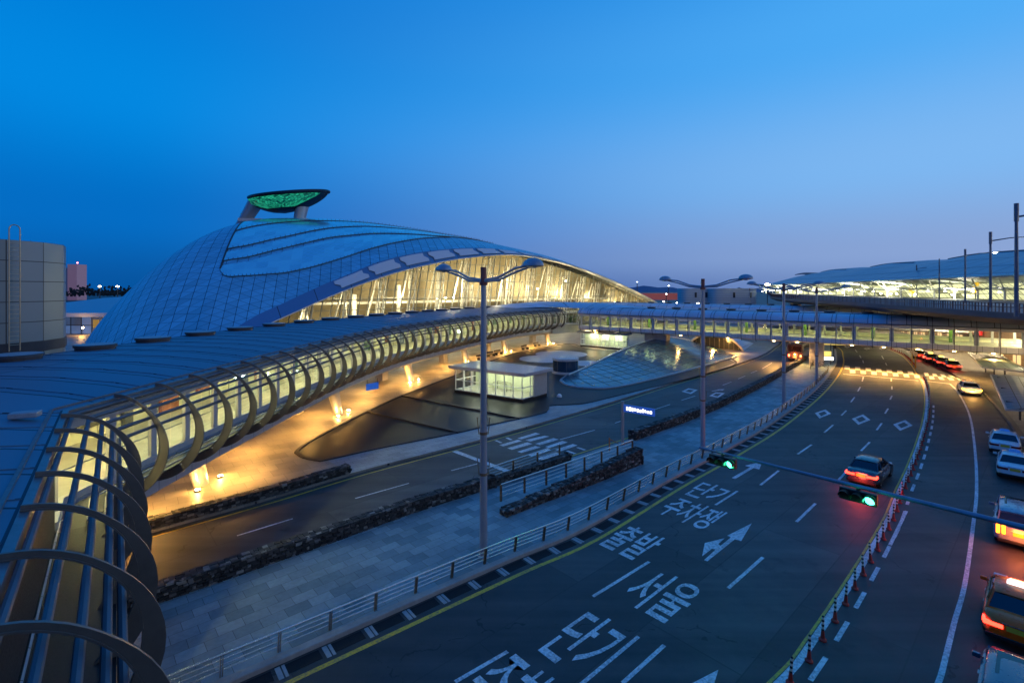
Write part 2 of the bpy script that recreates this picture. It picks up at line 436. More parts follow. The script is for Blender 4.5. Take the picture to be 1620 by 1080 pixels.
tr_ = MB(); tr_.box((0, -21.5, 10.85), (90, 45, .7)); tr_.box((0, .8, 11.3), (90, .25, .3))  # unseen slab added under the viewpoint to shade the near road
tag(tr_.build('shade_slab', M('shade_slab_concrete', (.3, .3, .3), rough=.8), smooth=0), 'unseen concrete slab under the viewpoint, added to shade the near road', 'shade_slab', kind='structure')
g = MB(); n = 40
for ring in ((0, 400), (400, 6000)):
    rows = []
    for rr in ring: rows.append([V((rr*math.cos(2*math.pi*k/n), 60+rr*math.sin(2*math.pi*k/n), 0)) for k in range(n+1)])
    g.grid(rows)
tag(g.build('ground', A_main, smooth=0), 'dark asphalt carriageway and yard spreading out to the horizon', 'ground', kind='structure')

def gl(px): return [G(*p) for p in px]
MAIN_Y = smooth_pts(gl([(455, 1080), (540, 1040), (822, 908), (945, 853), (1080, 770), (1168, 720), (1245, 671), (1306, 619), (1331, 585), (1334, 565), (1323, 548)])+[V((80, 135, 0)), V((84, 175, 0))], 1.)
d0 = (MAIN_Y[0]-MAIN_Y[6]).normalized(); MAIN_Y = [MAIN_Y[0]+d0*k for k in (30, 20, 10, 3)]+MAIN_Y
LEFT_N = smooth_pts(gl([(240, 849), (440, 792), (582, 749), (776, 697), (950, 646), (1060, 611), (1150, 584), (1205, 565), (1226, 552), (1236, 538)])+[V((85, 165, 0)), V((92, 220, 0))], 1.)
d0 = (LEFT_N[0]-LEFT_N[8]).normalized(); LEFT_N = [LEFT_N[0]+d0*k for k in (60, 40, 20, 5)]+LEFT_N
LEFT_S = smooth_pts(gl([(150, 972), (240, 942), (491, 857), (649, 802), (795, 757), (938, 710), (1000, 690), (1111, 649), (1190, 612), (1233, 588), (1265, 569), (1283, 553)])+[V((79, 138, 0)), V((83, 176, 0))], 1.)
d0 = (LEFT_S[0]-LEFT_S[8]).normalized(); LEFT_S = [LEFT_S[0]+d0*k for k in (60, 40, 20, 5)]+LEFT_S
KERB = offset(MAIN_Y, -1.0)

# promenade between the two carriageways
pm = MB(); strip(pm, offset(LEFT_S, .55), offset(KERB, -.3), .15, 160, .15)
tag(pm.build('promenade', pave, smooth=0), 'grey slab promenade between the two roads', 'pavement', kind='structure')
kb = MB(); kb.sweep(Path(KERB).frames(), [(-.3, 0), (0, 0), (0, .15), (-.03, .18), (-.3, .18)])
tag(kb.build('kerb', kerbM, smooth=0), 'long stone kerb curving beside the yellow road line', 'kerb', kind='structure')
KP = Path(KERB)
# drain gutter: black slots between pale blocks
gt = MB(); gp = MB(); t = KP.near(G(455, 1085))-14
while t < KP.near(G(1325, 600)):
    p, dd = KP.at(t); r = V((dd.y, -dd.x, 0)); ang = math.atan2(dd.y, dd.x)
    gt.box(p+dd*.75+r*.36+Z*.004, (1.15, .5, .008), ang)
    gp.box(p+dd*(-.02)+r*.4+Z*.008, (.16, .62, .016), ang); gp.box(p+dd*.16+r*.4+Z*.008, (.1, .62, .016), ang)
    t += 1.55
tag(gt.build('drain_grates', M('drain_black', (.008, .008, .01), rough=.9), smooth=0), 'dark slotted drain openings in the gutter along the kerb', 'drain', kind='structure')
tag(gp.build('gutter_blocks', M('gutter_concrete', (.36, .37, .37), rough=.8), smooth=0), 'pale gutter blocks between the drain openings', 'gutter', kind='structure')

# plaza with pools, to the left of the far road
PLZ = offset(LEFT_N, -.5)
pz = MB(); strip(pz, PLZ, [V((-180, 2, 0)), V((-180, 90, 0)), V((-120, 240, 0)), V((80, 260, 0))], .15, 160, .15)
tag(pz.build('plaza', plazaM, smooth=0), 'paved plaza around the dome lit amber by lamps under the walkway', 'plaza', kind='structure')
# pale stone band along the plaza edge
lb = MB(); a = Path(PLZ); i0 = a.near(G(560, 755)); i1 = a.near(G(1215, 562))
A1 = [a.pt(i0+(i1-i0)*k/60, -.0) for k in range(61)]
A2 = [a.pt(i0+(i1-i0)*k/60, -4.6) for k in range(61)]
strip(lb, A1, A2, .156, 60)
tag(lb.build('plaza_path', M_paving('granite_paving', ((.34, .35, .36), (.26, .27, .28)), (.9, .45), R_(-36), .5), smooth=0), 'pale granite path along the plaza edge beside the road', 'path', kind='structure')

# right-hand forecourt
RK = smooth_pts([V((23, 3, 0)), V((26, 12, 0)), V((31, 22, 0))]+gl([(1680, 752), (1620, 703), (1595, 669), (1574, 642), (1555, 623), (1522, 602), (1498, 588), (1470, 570), (1445, 556)])+[V((98, 150, 0)), V((104, 220, 0))], 1.)
fc = MB(); strip(fc, RK, [p+V((90, 0, 0)) for p in RK], .16, 120, .16)
tag(fc.build('forecourt', rpave, smooth=0), 'paved forecourt below the terminal deck', 'pavement', kind='structure')
rk = MB(); rk.sweep(Path(RK).frames(), [(0, 0), (.45, 0), (.45, .2), (.05, .2), (0, .16)])
tag(rk.build('forecourt_kerb', M('dark_kerb', (.05, .05, .05), rough=.6), smooth=0), 'dark kerb along the forecourt beside the taxi lane', 'kerb', kind='structure')

# painted markings
ym = MB()
line_on_road(ym, MAIN_Y, .2); line_on_road(ym, offset(LEFT_N, .0), .14); line_on_road(ym, LEFT_S, .14)
CL = smooth_pts(gl([(1140, 1180), (1190, 1140), (1250, 1080), (1273, 1055), (1296, 1020), (1316, 990), (1347, 940), (1372, 898), (1392, 863), (1415, 819), (1429, 780), (1444, 745), (1455, 715), (1461, 695), (1467, 672), (1470, 650), (1470, 627), (1465, 607), (1457, 594), (1446, 577), (1430, 562), (1407, 552)]), .5)
d0 = (CL[0]-CL[8]).normalized(); CL = [CL[0]+d0*12]+CL
line_on_road(ym, offset(CL, -.42), .1)
tag(ym.build('yellow_lines', yellowP, smooth=0), 'yellow edge lines painted along the roads', 'road marking', kind='structure')
wm = MB()
def seg(p, q, w=.15, z=.006): line_on_road(wm, [G(*p), G(*q)], w, z)
for s in [((938, 943), (1027, 888)), ((1203, 767), (1232, 744)), ((1262, 718), (1284, 703)), ((1304, 684), (1318, 672)), ((1331, 657), (1339, 649)), ((1346, 636), (1352, 628)), ((1357, 619), (1361, 612)), ((1364, 603), (1366, 596)),
          ((1366, 574), (1365, 570)), ((1362, 566), (1360, 562)), ((1356, 557), (1353, 553)), ((720, 1078), (803, 1030)),
          ((985, 1080), (1051, 1020)), ((1152, 930), (1207, 881)), ((1260, 825), (1290, 796)), ((1322, 764), (1343, 741)), ((1362, 713), (1376, 699)), ((1387, 680), (1395, 669)), ((1400, 654), (1405, 646)), ((1408, 632), (1411, 626)), ((1411, 616), (1411, 611)), ((1410, 603), (1410, 598)),
          ((1403, 578), (1401, 574)), ((1398, 568), (1395, 563))]:
    seg(*s)
for s in [((375, 847), (463, 820)), ((562, 788), (647, 764)), ((714, 744), (756, 733)), ((886, 695), (941, 680)), ((973, 669), (982, 666)), ((1034, 648), (1060, 639.5)), ((1078, 633), (1100, 626)), ((1143.5, 609), (1157, 604)), ((1168, 599), (1179, 594.5)), ((1188, 590), (1198, 586)), ((1206, 583), (1221, 574))]:
    seg(*s, w=.12)
seg((718.5, 713), (819, 751), .45)                                          # stop line
DL = smooth_pts(gl([(1478, 1095), (1488, 1070), (1495, 1043), (1510, 983), (1527, 920), (1540, 827), (1545, 776), (1543, 718), (1536, 665), (1526, 638), (1513, 617), (1503, 607)]), .5)
line_on_road(wm, DL, .16)
pc = Path(CL); strip(wm, [pc.pt(t, -.34) for t in range(0, int(pc.near(G(1457, 597))), 1)], [pc.pt(t, -.1) for t in range(0, int(pc.near(G(1457, 597))), 1)], .007, 200)
t = 3.
while t < pc.near(G(1466, 640)):
    line_on_road(wm, [pc.pt(t, .34), pc.pt(t+1.5, .34)], .16); t += 2.7
seg((1408, 862), (1434, 808), .15, .011)
# the far zebra: a chequer of blocks
def block(a, b, c, d): wm.quad(*[G(*p, .007) for p in (a, b, c, d)])
def chequer(tl, tr, br, bl, n, m=2, par=0):
    tl, tr, br, bl = [V(p) for p in (tl, tr, br, bl)]
    q = lambda u, v: (tl*(1-u)+tr*u)*(1-v)+(bl*(1-u)+br*u)*v
    for i in range(n):
        for j in range(m):
            if (i+j+par) % 2 == 0:
                block(q(i/n, j/m), q((i+1)/n, j/m), q((i+1)/n, (j+1)/m), q(i/n, (j+1)/m))
chequer((1336, 578), (1452, 588), (1456, 598), (1336, 589), 14)
chequer((1462, 589), (1512, 594), (1526, 602), (1463, 599), 8)
seg((1334, 591.5), (1453, 602), .3); seg((1459, 602), (1503, 607), .3)
# zebra on the left road: rows of slanted bars
def q4(pts): wm.quad(*[G(760+x/5.4, 660+y/5.4, .007) for x, y in pts])
for b in [((315, 178), (470, 130), (510, 140), (350, 186)), ((385, 192), (550, 155), (590, 162), (425, 205)), ((160, 235), (320, 190), (355, 200), (195, 246)), ((230, 262), (400, 212), (445, 225), (268, 276)), ((468, 225), (625, 176), (668, 188), (508, 236)), ((315, 292), (470, 243), (515, 255), (350, 302)), ((552, 250), (700, 200), (748, 212), (592, 262)), ((400, 320), (565, 265), (610, 278), (440, 334)), ((638, 275), (790, 226), (830, 238), (680, 290)), ((482, 350), (645, 297), (695, 312), (525, 364)),
          ((118, 196), (140, 193), (190, 215), (168, 219)), ((212, 173), (236, 170), (276, 190), (252, 194)), ((728, 285), (752, 282), (822, 308), (796, 312)), ((815, 256), (840, 254), (908, 276), (880, 280))]:
    q4(b)
def ringq(px, k=.55):
    P = [G(*p, .007) for p in px]; c = sum(P, V((0, 0, 0)))/4
    I = [c+(p-c)*k for p in P]
    for i in range(4): wm.quad(P[i], P[(i+1) % 4], I[(i+1) % 4], I[i])
ringq([(1289, 653), (1306, 647.5), (1314.6, 654), (1296.6, 661.5)]); ringq([(1347.5, 662), (1365.5, 655), (1377, 664), (1358, 671.5)]); ringq([(1413, 671), (1432, 664), (1444, 672.6), (1424, 681)])
ringq([(1078, 619), (1089, 614), (1104, 616.5), (1093, 623)]); ringq([(1122, 626), (1132, 620.5), (1147, 621.5), (1136, 629)])
for c in ((1340, 548), (1371, 551), (1395, 551)): ringq([(c[0]-5, c[1]), (c[0]+1, c[1]-1.6), (c[0]+6, c[1]+.2), (c[0], c[1]+2)])
RT = V((.672, -.741, 0)); UP = V((.741, .672, 0))
def local(px, poly, rt=RT, up=UP):
    c = G(*px); b = [c+rt*x+up*y+Z*.007 for x, y in poly]
    tri = tessellate_polygon([[V((x, y, 0)) for x, y in poly]])
    wm.add(b, [tuple(f) for f in tri])
local((1185, 742), [(-.12, -2.5), (.12, -2.5), (.12, .5), (.5, .5), (0, 2.4), (-.5, .5), (-.12, .5)])
pa_ = [G(1090+x/12, 810+y/12, .007) for x, y in ((1190, 208), (725, 440), (795, 475), (600, 632), (555, 600), (680, 487), (300, 580), (250, 830), (440, 685), (505, 705), (285, 905), (350, 925), (870, 510), (990, 545))]
wm.add(pa_, [tuple(f) for f in tessellate_polygon([[V((p.x, p.y, 0)) for p in pa_]])])
local((1076, 1127), [(-.1, -2.4), (.12, -2.4), (.12, .6), (.5, .6), (0, 2.5), (-.5, .6), (-.1, .6)])
local((1136, 505*0+617), [(-.1, -1.2), (.1, -1.2), (.1, .3), (.4, .3), (0, 1.3), (-.4, .3), (-.1, .3)], V((.5, -.86, 0)), V((.86, .5, 0)))
tag(wm.build('white_markings', whiteP, smooth=0, recalc=False), 'white lane lines, arrows, diamonds and zebra bars painted on the roads', 'road marking', kind='structure')
def road_text(txt, px, w, h, bold=.012):
    c = bpy.data.curves.new('road_text', 'FONT'); c.body = txt; c.offset = bold; c.resolution_u = 4
    o = bpy.data.objects.new('road_text', c); COL.objects.link(o); bpy.context.view_layer.update()
    me = bpy.data.meshes.new_from_object(o.evaluated_get(bpy.context.evaluated_depsgraph_get()))
    bpy.data.objects.remove(o)
    xs = [v.co.x for v in me.vertices]; ys = [v.co.y for v in me.vertices]
    x0, x1, y0, y1 = min(xs), max(xs), min(ys), max(ys)
    ctr = G(*px)
    for v in me.vertices:
        v.co = ctr+RT*((v.co.x-(x0+x1)/2)/(x1-x0)*w)+UP*((v.co.y-(y0+y1)/2)/(y1-y0)*h)+Z*.008
    me.materials.append(whiteP)
    o = bpy.data.objects.new('road_text', me); COL.objects.link(o); return o
for txt, px, w_, h_, lb_ in [('단기', (1124, 779), 2.2, 3.0, 'white painted word of two syllables, the one farthest along the left lane'), ('주차쟁', (1093, 810), 2.9, 3.0, 'white painted word of three syllables in the left lane'),
                            ('출발', (1001, 856), 2.2, 3.0, 'white painted word of two syllables beside the lamp post in the left lane'), ('서울', (1047, 939), 2.3, 3.2, 'white painted word beside the long lane dash, right of it'),
                            ('단기', (930, 1017), 2.2, 3.3, 'large white painted word nearest the red-white bollards at the lower edge'), ('주차장', (812, 1106), 2.9, 3.1, 'white painted word cut by the lower edge of the view')]:
    tag(road_text(txt, px, w_, h_), lb_, 'road marking', 'Korean words painted on the road', 'structure')
# ================================================================== materials of the buildings
roofM = M_lines('walkway_roof_sheet', (.085, .18, .26), (.02, .035, .06), [(1, 0, 2.32, .11), (0, 1, 7.3, .07)], rough=.5, metal=.35, cell=(2.32, 7.3), cellvar=.16, bump=.3)
shoulderM = M_lines('bridge_roof_sheet', (.48, .57, .66), (.07, .08, .1), [(1, 0, 2.32, .08)], rough=.55, metal=.15, cell=(2.32, 9), cellvar=.15)
steelM = M('painted_steel', (.36, .37, .37), rough=.4, metal=.4, var=.12, scale=1.5)
ribM = M('rib_steel', (.15, .135, .12), rough=.45, metal=.3, var=.15, scale=1.2)
darksteel = M('dark_steel', (.06, .065, .07), rough=.45, metal=.5, var=.2)
fasciaM = M_lines('fascia_panels', (.42, .39, .42), (.12, .11, .12), [(1, 0, 1.16, .03)], rough=.5, metal=.2, cell=(1.16, 3), cellvar=.08)
concM = M('concrete', (.42, .40, .37), rough=.75, var=.15, scale=.8, bump=.25)
glassM = M_glass('window_glass')
wallM = M('interior_wall', (.84, .8, .6), rough=.7, var=.12, scale=.6)
floorM = M('interior_floor', (.42, .40, .34), rough=.35, var=.2, scale=.5)
ceilM = M('interior_ceiling', (.7, .68, .55), rough=.7, var=.1)
tubeLampM = M_emit('ceiling_tube_lamp', (1, .88, .34), 85)
discM = M('vent_metal', (.05, .055, .065), rough=.5, metal=.3, var=.2)
discTop = M('vent_top', (.3, .33, .36), rough=.5, metal=.2, var=.2)
spotM = M_emit('amber_lamp', (1, .62, .2), 60)
whitelampM = M_emit('white_lamp', (1, .93, .8), 40)

def arc(c, rx, rz, a0, a1, n):
    return [(c[0]+rx*math.cos(R_(a0+(a1-a0)*k/n)), c[1]+rz*math.sin(R_(a0+(a1-a0)*k/n))) for k in range(n+1)]
def rib_mesh(mb, p, d, prof, depth, thick):
    """a flat curved rib standing across the path at p; prof in (offset, z), outer edge; depth inward"""
    r = V((d.y, -d.x, 0)); n = len(prof)
    for k in range(n):
        o, z = prof[k]
        a = prof[max(0, k-1)]; b = prof[min(n-1, k+1)]
        tx, tz = b[0]-a[0], b[1]-a[1]; L = math.hypot(tx, tz); nx, nz = -tz/L, tx/L
        if k == 0: rows = []
        q_ = min(1, max(0, (k/(n-1)-.2)/.35)); dd = depth*(.24+.76*q_*q_*(3-2*q_))
        ins = (o+nx*dd, z+nz*dd)
        q = [p+r*o+Z*z-d*thick/2, p+r*o+Z*z+d*thick/2, p+r*ins[0]+Z*ins[1]+d*thick/2, p+r*ins[0]+Z*ins[1]-d*thick/2]
        rows.append(q)
        if k == n-1:
            mb.grid(rows, close=True); mb.add(rows[0], [(0, 1, 2, 3)]); mb.add(rows[-1], [(3, 2, 1, 0)])
    # outer flange
    mb.sweep([(p+r*0, r, Z)], [(0, 0)], closed=False) if False else None

def flange(mb, p, d, prof, w, t):
    r = V((d.y, -d.x, 0)); rows = []; n = len(prof)
    for k in range(n):
        o, z = prof[k]; a = prof[max(0, k-1)]; b = prof[min(n-1, k+1)]
        tx, tz = b[0]-a[0], b[1]-a[1]; L = math.hypot(tx, tz); nx, nz = tz/L, -tx/L
        q = p+r*(o+nx*.003)+Z*(z+nz*.003); q2 = p+r*(o+nx*t)+Z*(z+nz*t)
        rows.append([q-d*w/2, q+d*w/2, q2+d*w/2, q2-d*w/2])
    mb.grid(rows, close=True); mb.add(rows[0], [(0, 1, 2, 3)]); mb.add(rows[-1], [(3, 2, 1, 0)])

# ================================================================== elevated walkway
WF = [(-2.6, .85), (-8.45, 8.13), (-16.3, 17.9)]
far = smooth_pts([(-16.3, 17.9), (-16.3, 24), (-16.2, 31), (-15.7, 45), (-14.1, 57), (-11.3, 67), (-5.4, 83), (1.5, 98), (11.2, 111)], 1.2)
nearP = Path(WF); farP = Path(far)
walk = Path(WF+[tuple(p[:2]) for p in far[1:]])
FR = walk.frames()
root = thing('elevated_walkway', (-16.3, 17.9, 0), 'long blue roofed walkway on raking columns, hooped steel ribs along its lit windows', 'walkway')
mb = MB(); mb.sweep(FR, [(0, 8.3), (-1.5, 8.52), (-4, 8.74), (-8, 8.86), (-11.5, 8.8), (-13.6, 8.55), (-13.8, 8.1), (-13.6, 7.95), (-8, 8.2), (0, 8.0)])
rp_ = [(0, 8.3), (-1.5, 8.52), (-4, 8.74), (-8, 8.86), (-11.5, 8.8), (-13.6, 8.55)]
t = .6
while t < walk.L:
    p, d = walk.at(t); r = V((d.y, -d.x, 0))
    if abs(t-nearP.L) > .3:
        for (o0, z0), (o1, z1) in zip(rp_[:-1], rp_[1:]): mb.beam(p+r*(o0-.05)+Z*(z0+.005), p+r*o1+Z*(z1+.005), .05, .05)
    t += 2.32
mb.build('roof', roofM, root)
mb = MB(); mb.sweep(FR, [(.0, 8.33), (.16, 8.30), (.16, 8.02), (.0, 8.02)]); mb.sweep(FR, [(-.36, 8.39), (-.26, 8.41), (-.26, 8.33), (-.36, 8.33)])
mb.build('eave_trim', M('eave_steel', (.16, .18, .2), rough=.4, metal=.5), root)
mb = MB(); mb.sweep(FR, [(-.05, 4.9), (-.05, 3.5), (-.9, 3.0), (-10, 3.0), (-12, 4.2), (-12, 4.9)]); mb.build('floor_slab', concM, root)
mb = MB(); mb.sweep(FR, [(0.0, 4.86), (.04, 4.84), (.04, 3.46), (0, 3.46)]); mb.build('fascia', fasciaM, root)
mb = MB(); mb.sweep(FR, [(-5.9, 4.9), (-5.8, 4.9), (-5.8, 8.0), (-5.9, 8.0)]); mb.build('back_wall', M_lines('corridor_wall', (.8, .74, .5), (.3, .28, .2), [(1, 0, 2.32, .12), (0, 1, 1.55, .05)], rough=.6, metal=0, cell=(2.32, 1.55), cellvar=.45), root)
mb = MB(); mb.sweep(FR, [(-.35, 7.92), (-5.8, 7.92), (-5.8, 7.98), (-.35, 7.98)]); mb.build('ceiling', ceilM, root)
mb = MB(); mb.sweep(FR, [(-12.0, 4.9), (-11.9, 4.9), (-11.9, 8.2), (-12, 8.2)]); mb.build('rear_wall', concM, root)
# louvre bars of the shoulder
RC, RR = (-.12, 6.35), 2.02
barA = [78, 63, 49, 36, 24]
for a in barA:
    o, z = RC[0]+(RR-.16)*math.cos(R_(a)), RC[1]+(RR-.2)*math.sin(R_(a))
    mb = MB(); mb.sweep(FR, [(o+.07*math.cos(k*math.pi/4), z+.07*math.sin(k*math.pi/4)) for k in range(8)])
    mb.build('louvre_bar', M('louvre_paint', (.09, .10, .12), rough=.5, metal=.2, var=.1), root)
# ribs, windows, posts
corner_s = nearP.L
ss = [corner_s-1.3-2.3*k for k in range(0, 8)]+[corner_s+2.3+2.32*k for k in range(int((walk.L-corner_s-2.3)/2.32)+1)]
ss.sort()
prof = arc(RC, RR, RR, 86, -94, 26)
for s_ in ss:
    p, d = walk.at(s_); mb = MB(); rib_mesh(mb, p, d, prof, .36, .06); flange(mb, p, d, prof, .12, .03)
    mb.build('hoop_rib', ribM, root)
mb = MB()
rail = MB()
lightstrip = MB()
for i, s_ in enumerate(ss):
    p, d = walk.at(s_); r = V((d.y, -d.x, 0)); ang = math.atan2(d.y, d.x)
    if s_ < corner_s-2: continue
    mb.box(p+r*-.12+Z*6.4, (.34 if s_ > corner_s else .1, .16, 3.2), ang)
    mb.beam(p+r*-.1+Z*4.75, p+r*1.25+Z*4.75, .07, .07)
posts = mb
FF = walk.frames(corner_s-2.4)
posts.sweep(FF, [(.0, 7.95), (-.2, 7.95), (-.2, 7.55), (0, 7.55)])
posts.sweep(FF, [(.02, 5.15), (-.2, 5.15), (-.2, 4.88), (.02, 4.88)])
posts.build('window_frame', M('window_frame_paint', (.45, .44, .45), rough=.5, var=.1), root)
mb = MB(); mb.sweep(walk.frames(0, corner_s-2.4), [(-.05, 4.80), (1.5, 4.80), (1.5, 4.72), (-.05, 4.72)]); mb.build('ledge', M('shade_dark', (.012, .013, .016)), root)  # near-black plate put in so the inside reads dark from above
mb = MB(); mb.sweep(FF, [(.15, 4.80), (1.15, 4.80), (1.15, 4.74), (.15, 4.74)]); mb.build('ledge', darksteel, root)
mb = MB()
for o, z in ((1.2, 5.0), (1.25, 5.25), (.75, 5.0)): mb.sweep(FF, [(o+.03*math.cos(k*math.pi/3), z+.03*math.sin(k*math.pi/3)) for k in range(6)])
mb.sweep(FF, [(-.5, 5.98), (-.45, 5.98), (-.45, 5.93), (-.5, 5.93)])
mb.build('handrail', steelM, root)
for a, b in zip(ss[:-1], ss[1:]):
    if a < corner_s < b or b-a > 3 or b < corner_s-2: continue
    mb = MB()
    for t0, t1 in ((a+.25, (a+b)/2-.03), ((a+b)/2+.03, b-.25)):
        p0, d = walk.at(t0); p1, _ = walk.at(t1); r = V((d.y, -d.x, 0))
        mb.box((p0+p1)/2+r*-.1+Z*6.35, ((p1-p0).length, .02, 2.4), math.atan2((p1-p0).y, (p1-p0).x))
    mb.build('window', glassM, root)
q_, d_ = walk.at(corner_s-4.6); r_ = V((d_.y, -d_.x, 0)); mb = MB(); mb.beam(q_+r_*-.3+Z*6.4, q_+r_*-5.8+Z*6.4, .15, 3.05); mb.build('light_stop', wallM, root)  # wall added across the corridor to stop lamplight reaching the near section
lamp('POINT', walk.pt(corner_s-2.2, -1.8, 7.0), 260, (1, .9, .42), .25)
mb = MB(); mb.sweep(walk.frames(0, corner_s-2.5), [(-.04, 8.0), (-.04, 4.85), (-.1, 4.85), (-.1, 8.0)]); mb.build('shade_panel', M('shade_dark', (.012, .013, .016), rough=.5, var=.3), root)  # near-black sheet painted in for the unlit dark behind the bars
random.seed(21); s_ = corner_s+3
while s_ < walk.L-3:
    p, d = walk.at(s_); r = V((d.y, -d.x, 0)); mb = MB(); hh = random.uniform(1.0, 2.2); mb.box(p-r*5.65+Z*(4.95+hh/2+random.choice((0, .6))), (random.uniform(.6, 1.6), .2, hh), math.atan2(d.y, d.x))
    c_ = random.choice(((.35, .12, .06), (.12, .2, .1), (.1, .12, .2), (.5, .45, .3), (.08, .08, .07)))
    mb.build('wall_panel', M('panel_%d' % int(c_[0]*100), c_, rough=.4), root); s_ += random.uniform(2, 5)
# ceiling lamps inside
for k in range(int((walk.L-4)/4.64)):
    s_ = 3+4.64*k
    if s_ < corner_s-2: continue
    p0, d = walk.at(s_-.9); p1, _ = walk.at(s_+.9); r = V((d.y, -d.x, 0))
    mb = MB(); mb.box((p0+p1)/2+r*-1.6+Z*7.86, ((p1-p0).length, .28, .06), math.atan2((p1-p0).y, (p1-p0).x)); mb.build('ceiling_lamp', tubeLampM, root)
# roof vents
s_ = corner_s+4.6; nv = 0
while s_ < walk.L-14:
    p = walk.pt(s_, -11.2+1.2*min(1, max(0, (s_-corner_s-12)/25)), 8.8)
    mb = MB(); mb.lathe([(1.05, -.1), (1.05, .16), (1.13, .17), (1.13, .30)], p, 28)
    mb.lathe([(1.13, .30), (1.1, .33)], p, 28)
    o = mb.build('roof_vent', discM, root)
    mb = MB(); mb.lathe([(1.09, .335), (.6, .36), (0.01, .37)], p, 28); mb.build('vent_cover', discTop, o)
    s_ += 4.75; nv += 1
for px, dd in ((-12.2, 14.0), (-33, 26)):
    pass
mb = MB(); mb.lathe([(1.05, 0), (1.05, .16), (1.13, .17), (1.13, .3), (.6, .35), (.01, .36)], (-29.5, 25.6, 8.6), 28); mb.build('roof_vent', discM, root)
# small box on the near roof and a drain pipe
mb = MB(); mb.box((-16.0, 16.2, 8.6), (.75, .4, .18), .4); mb.build('roof_hatch', discTop, root, bevel=.03)
pp = walk.pt(corner_s-5.2, 1.55, 0)
mb = MB(); mb.tube([pp, pp+Z*6.6], .11, 10); mb.build('downpipe', steelM, root)
# raking columns
piers = [(318, 766), (535, 655), (650, 604), (738, 575), (800, 557), (868, 544)]
PIERS = []
for px in piers:
    b = G(*px, .15); s_ = walk.near(b); p, d = walk.at(s_); r = V((d.y, -d.x, 0)); PIERS.append((b, d, r))
for b, d, r in PIERS:
    mb = MB(); top = b-d*.5-r*.35; top.z = 3.05
    n = 20; rows = []
    for k in range(7):
        f = k/6; c = b*(1-f)+V((top.x, top.y, 3.05))*f; c.z = .15+(3.0-.15)*f
        rr = .5+.18*f
        rows.append([c+d*rr*1.05*math.cos(2*math.pi*j/n)+r*rr*.8*math.sin(2*math.pi*j/n) for j in range(n)])
    mb.grid(rows, close=True)
    mb.build('raking_column', M('column_cladding', (.5, .47, .42), rough=.35, metal=.3, var=.12), root)
for b, d, r in PIERS[:1]+PIERS[1:]:
    mb = MB(); p = b-r*4.5; mb.box((p.x, p.y, 1.6), (1.4, 1.0, 2.9), math.atan2(d.y, d.x)); mb.build('pier', concM, root)
# soffit downlights and ground lamps
k = 0; s_ = corner_s-7
while s_ < walk.L+3:
    p = walk.pt(s_, -2.2-2.0*(k % 2), 2.985)
    mb = MB(); mb.lathe([(.16, -.03), (.16, .0)], p, 12); mb.build('soffit_lamp', spotM, root)
    lamp('SPOT', p-Z*.08, 1650 if s_ > corner_s else 900, AMBER, .15, (0, 0, 0), R_(150), .8)
    s_ += 5.4; k += 1
for i, (b, d, r) in enumerate(PIERS):
    for sgn in (-1, 1):
        q = b+d*sgn*1.15+r*.55
        fl = thing('ground_floodlight', (q.x, q.y, .15), 'small glowing amber floodlight on the plaza at the foot of a raking column', 'floodlight', 'floodlights at the feet of the columns')
        mb = MB(); mb.box((q.x, q.y, .22), (.3, .22, .14), .3); mb.build('housing', darksteel, fl, bevel=.02)
        mb = MB(); mb.box((q.x, q.y, .30), (.24, .17, .02), .3); mb.build('lens', M_emit('flood_lens', (1, .72, .32), 260), fl)
        lamp('POINT', (q.x, q.y, .5), 150, AMBER, .08)
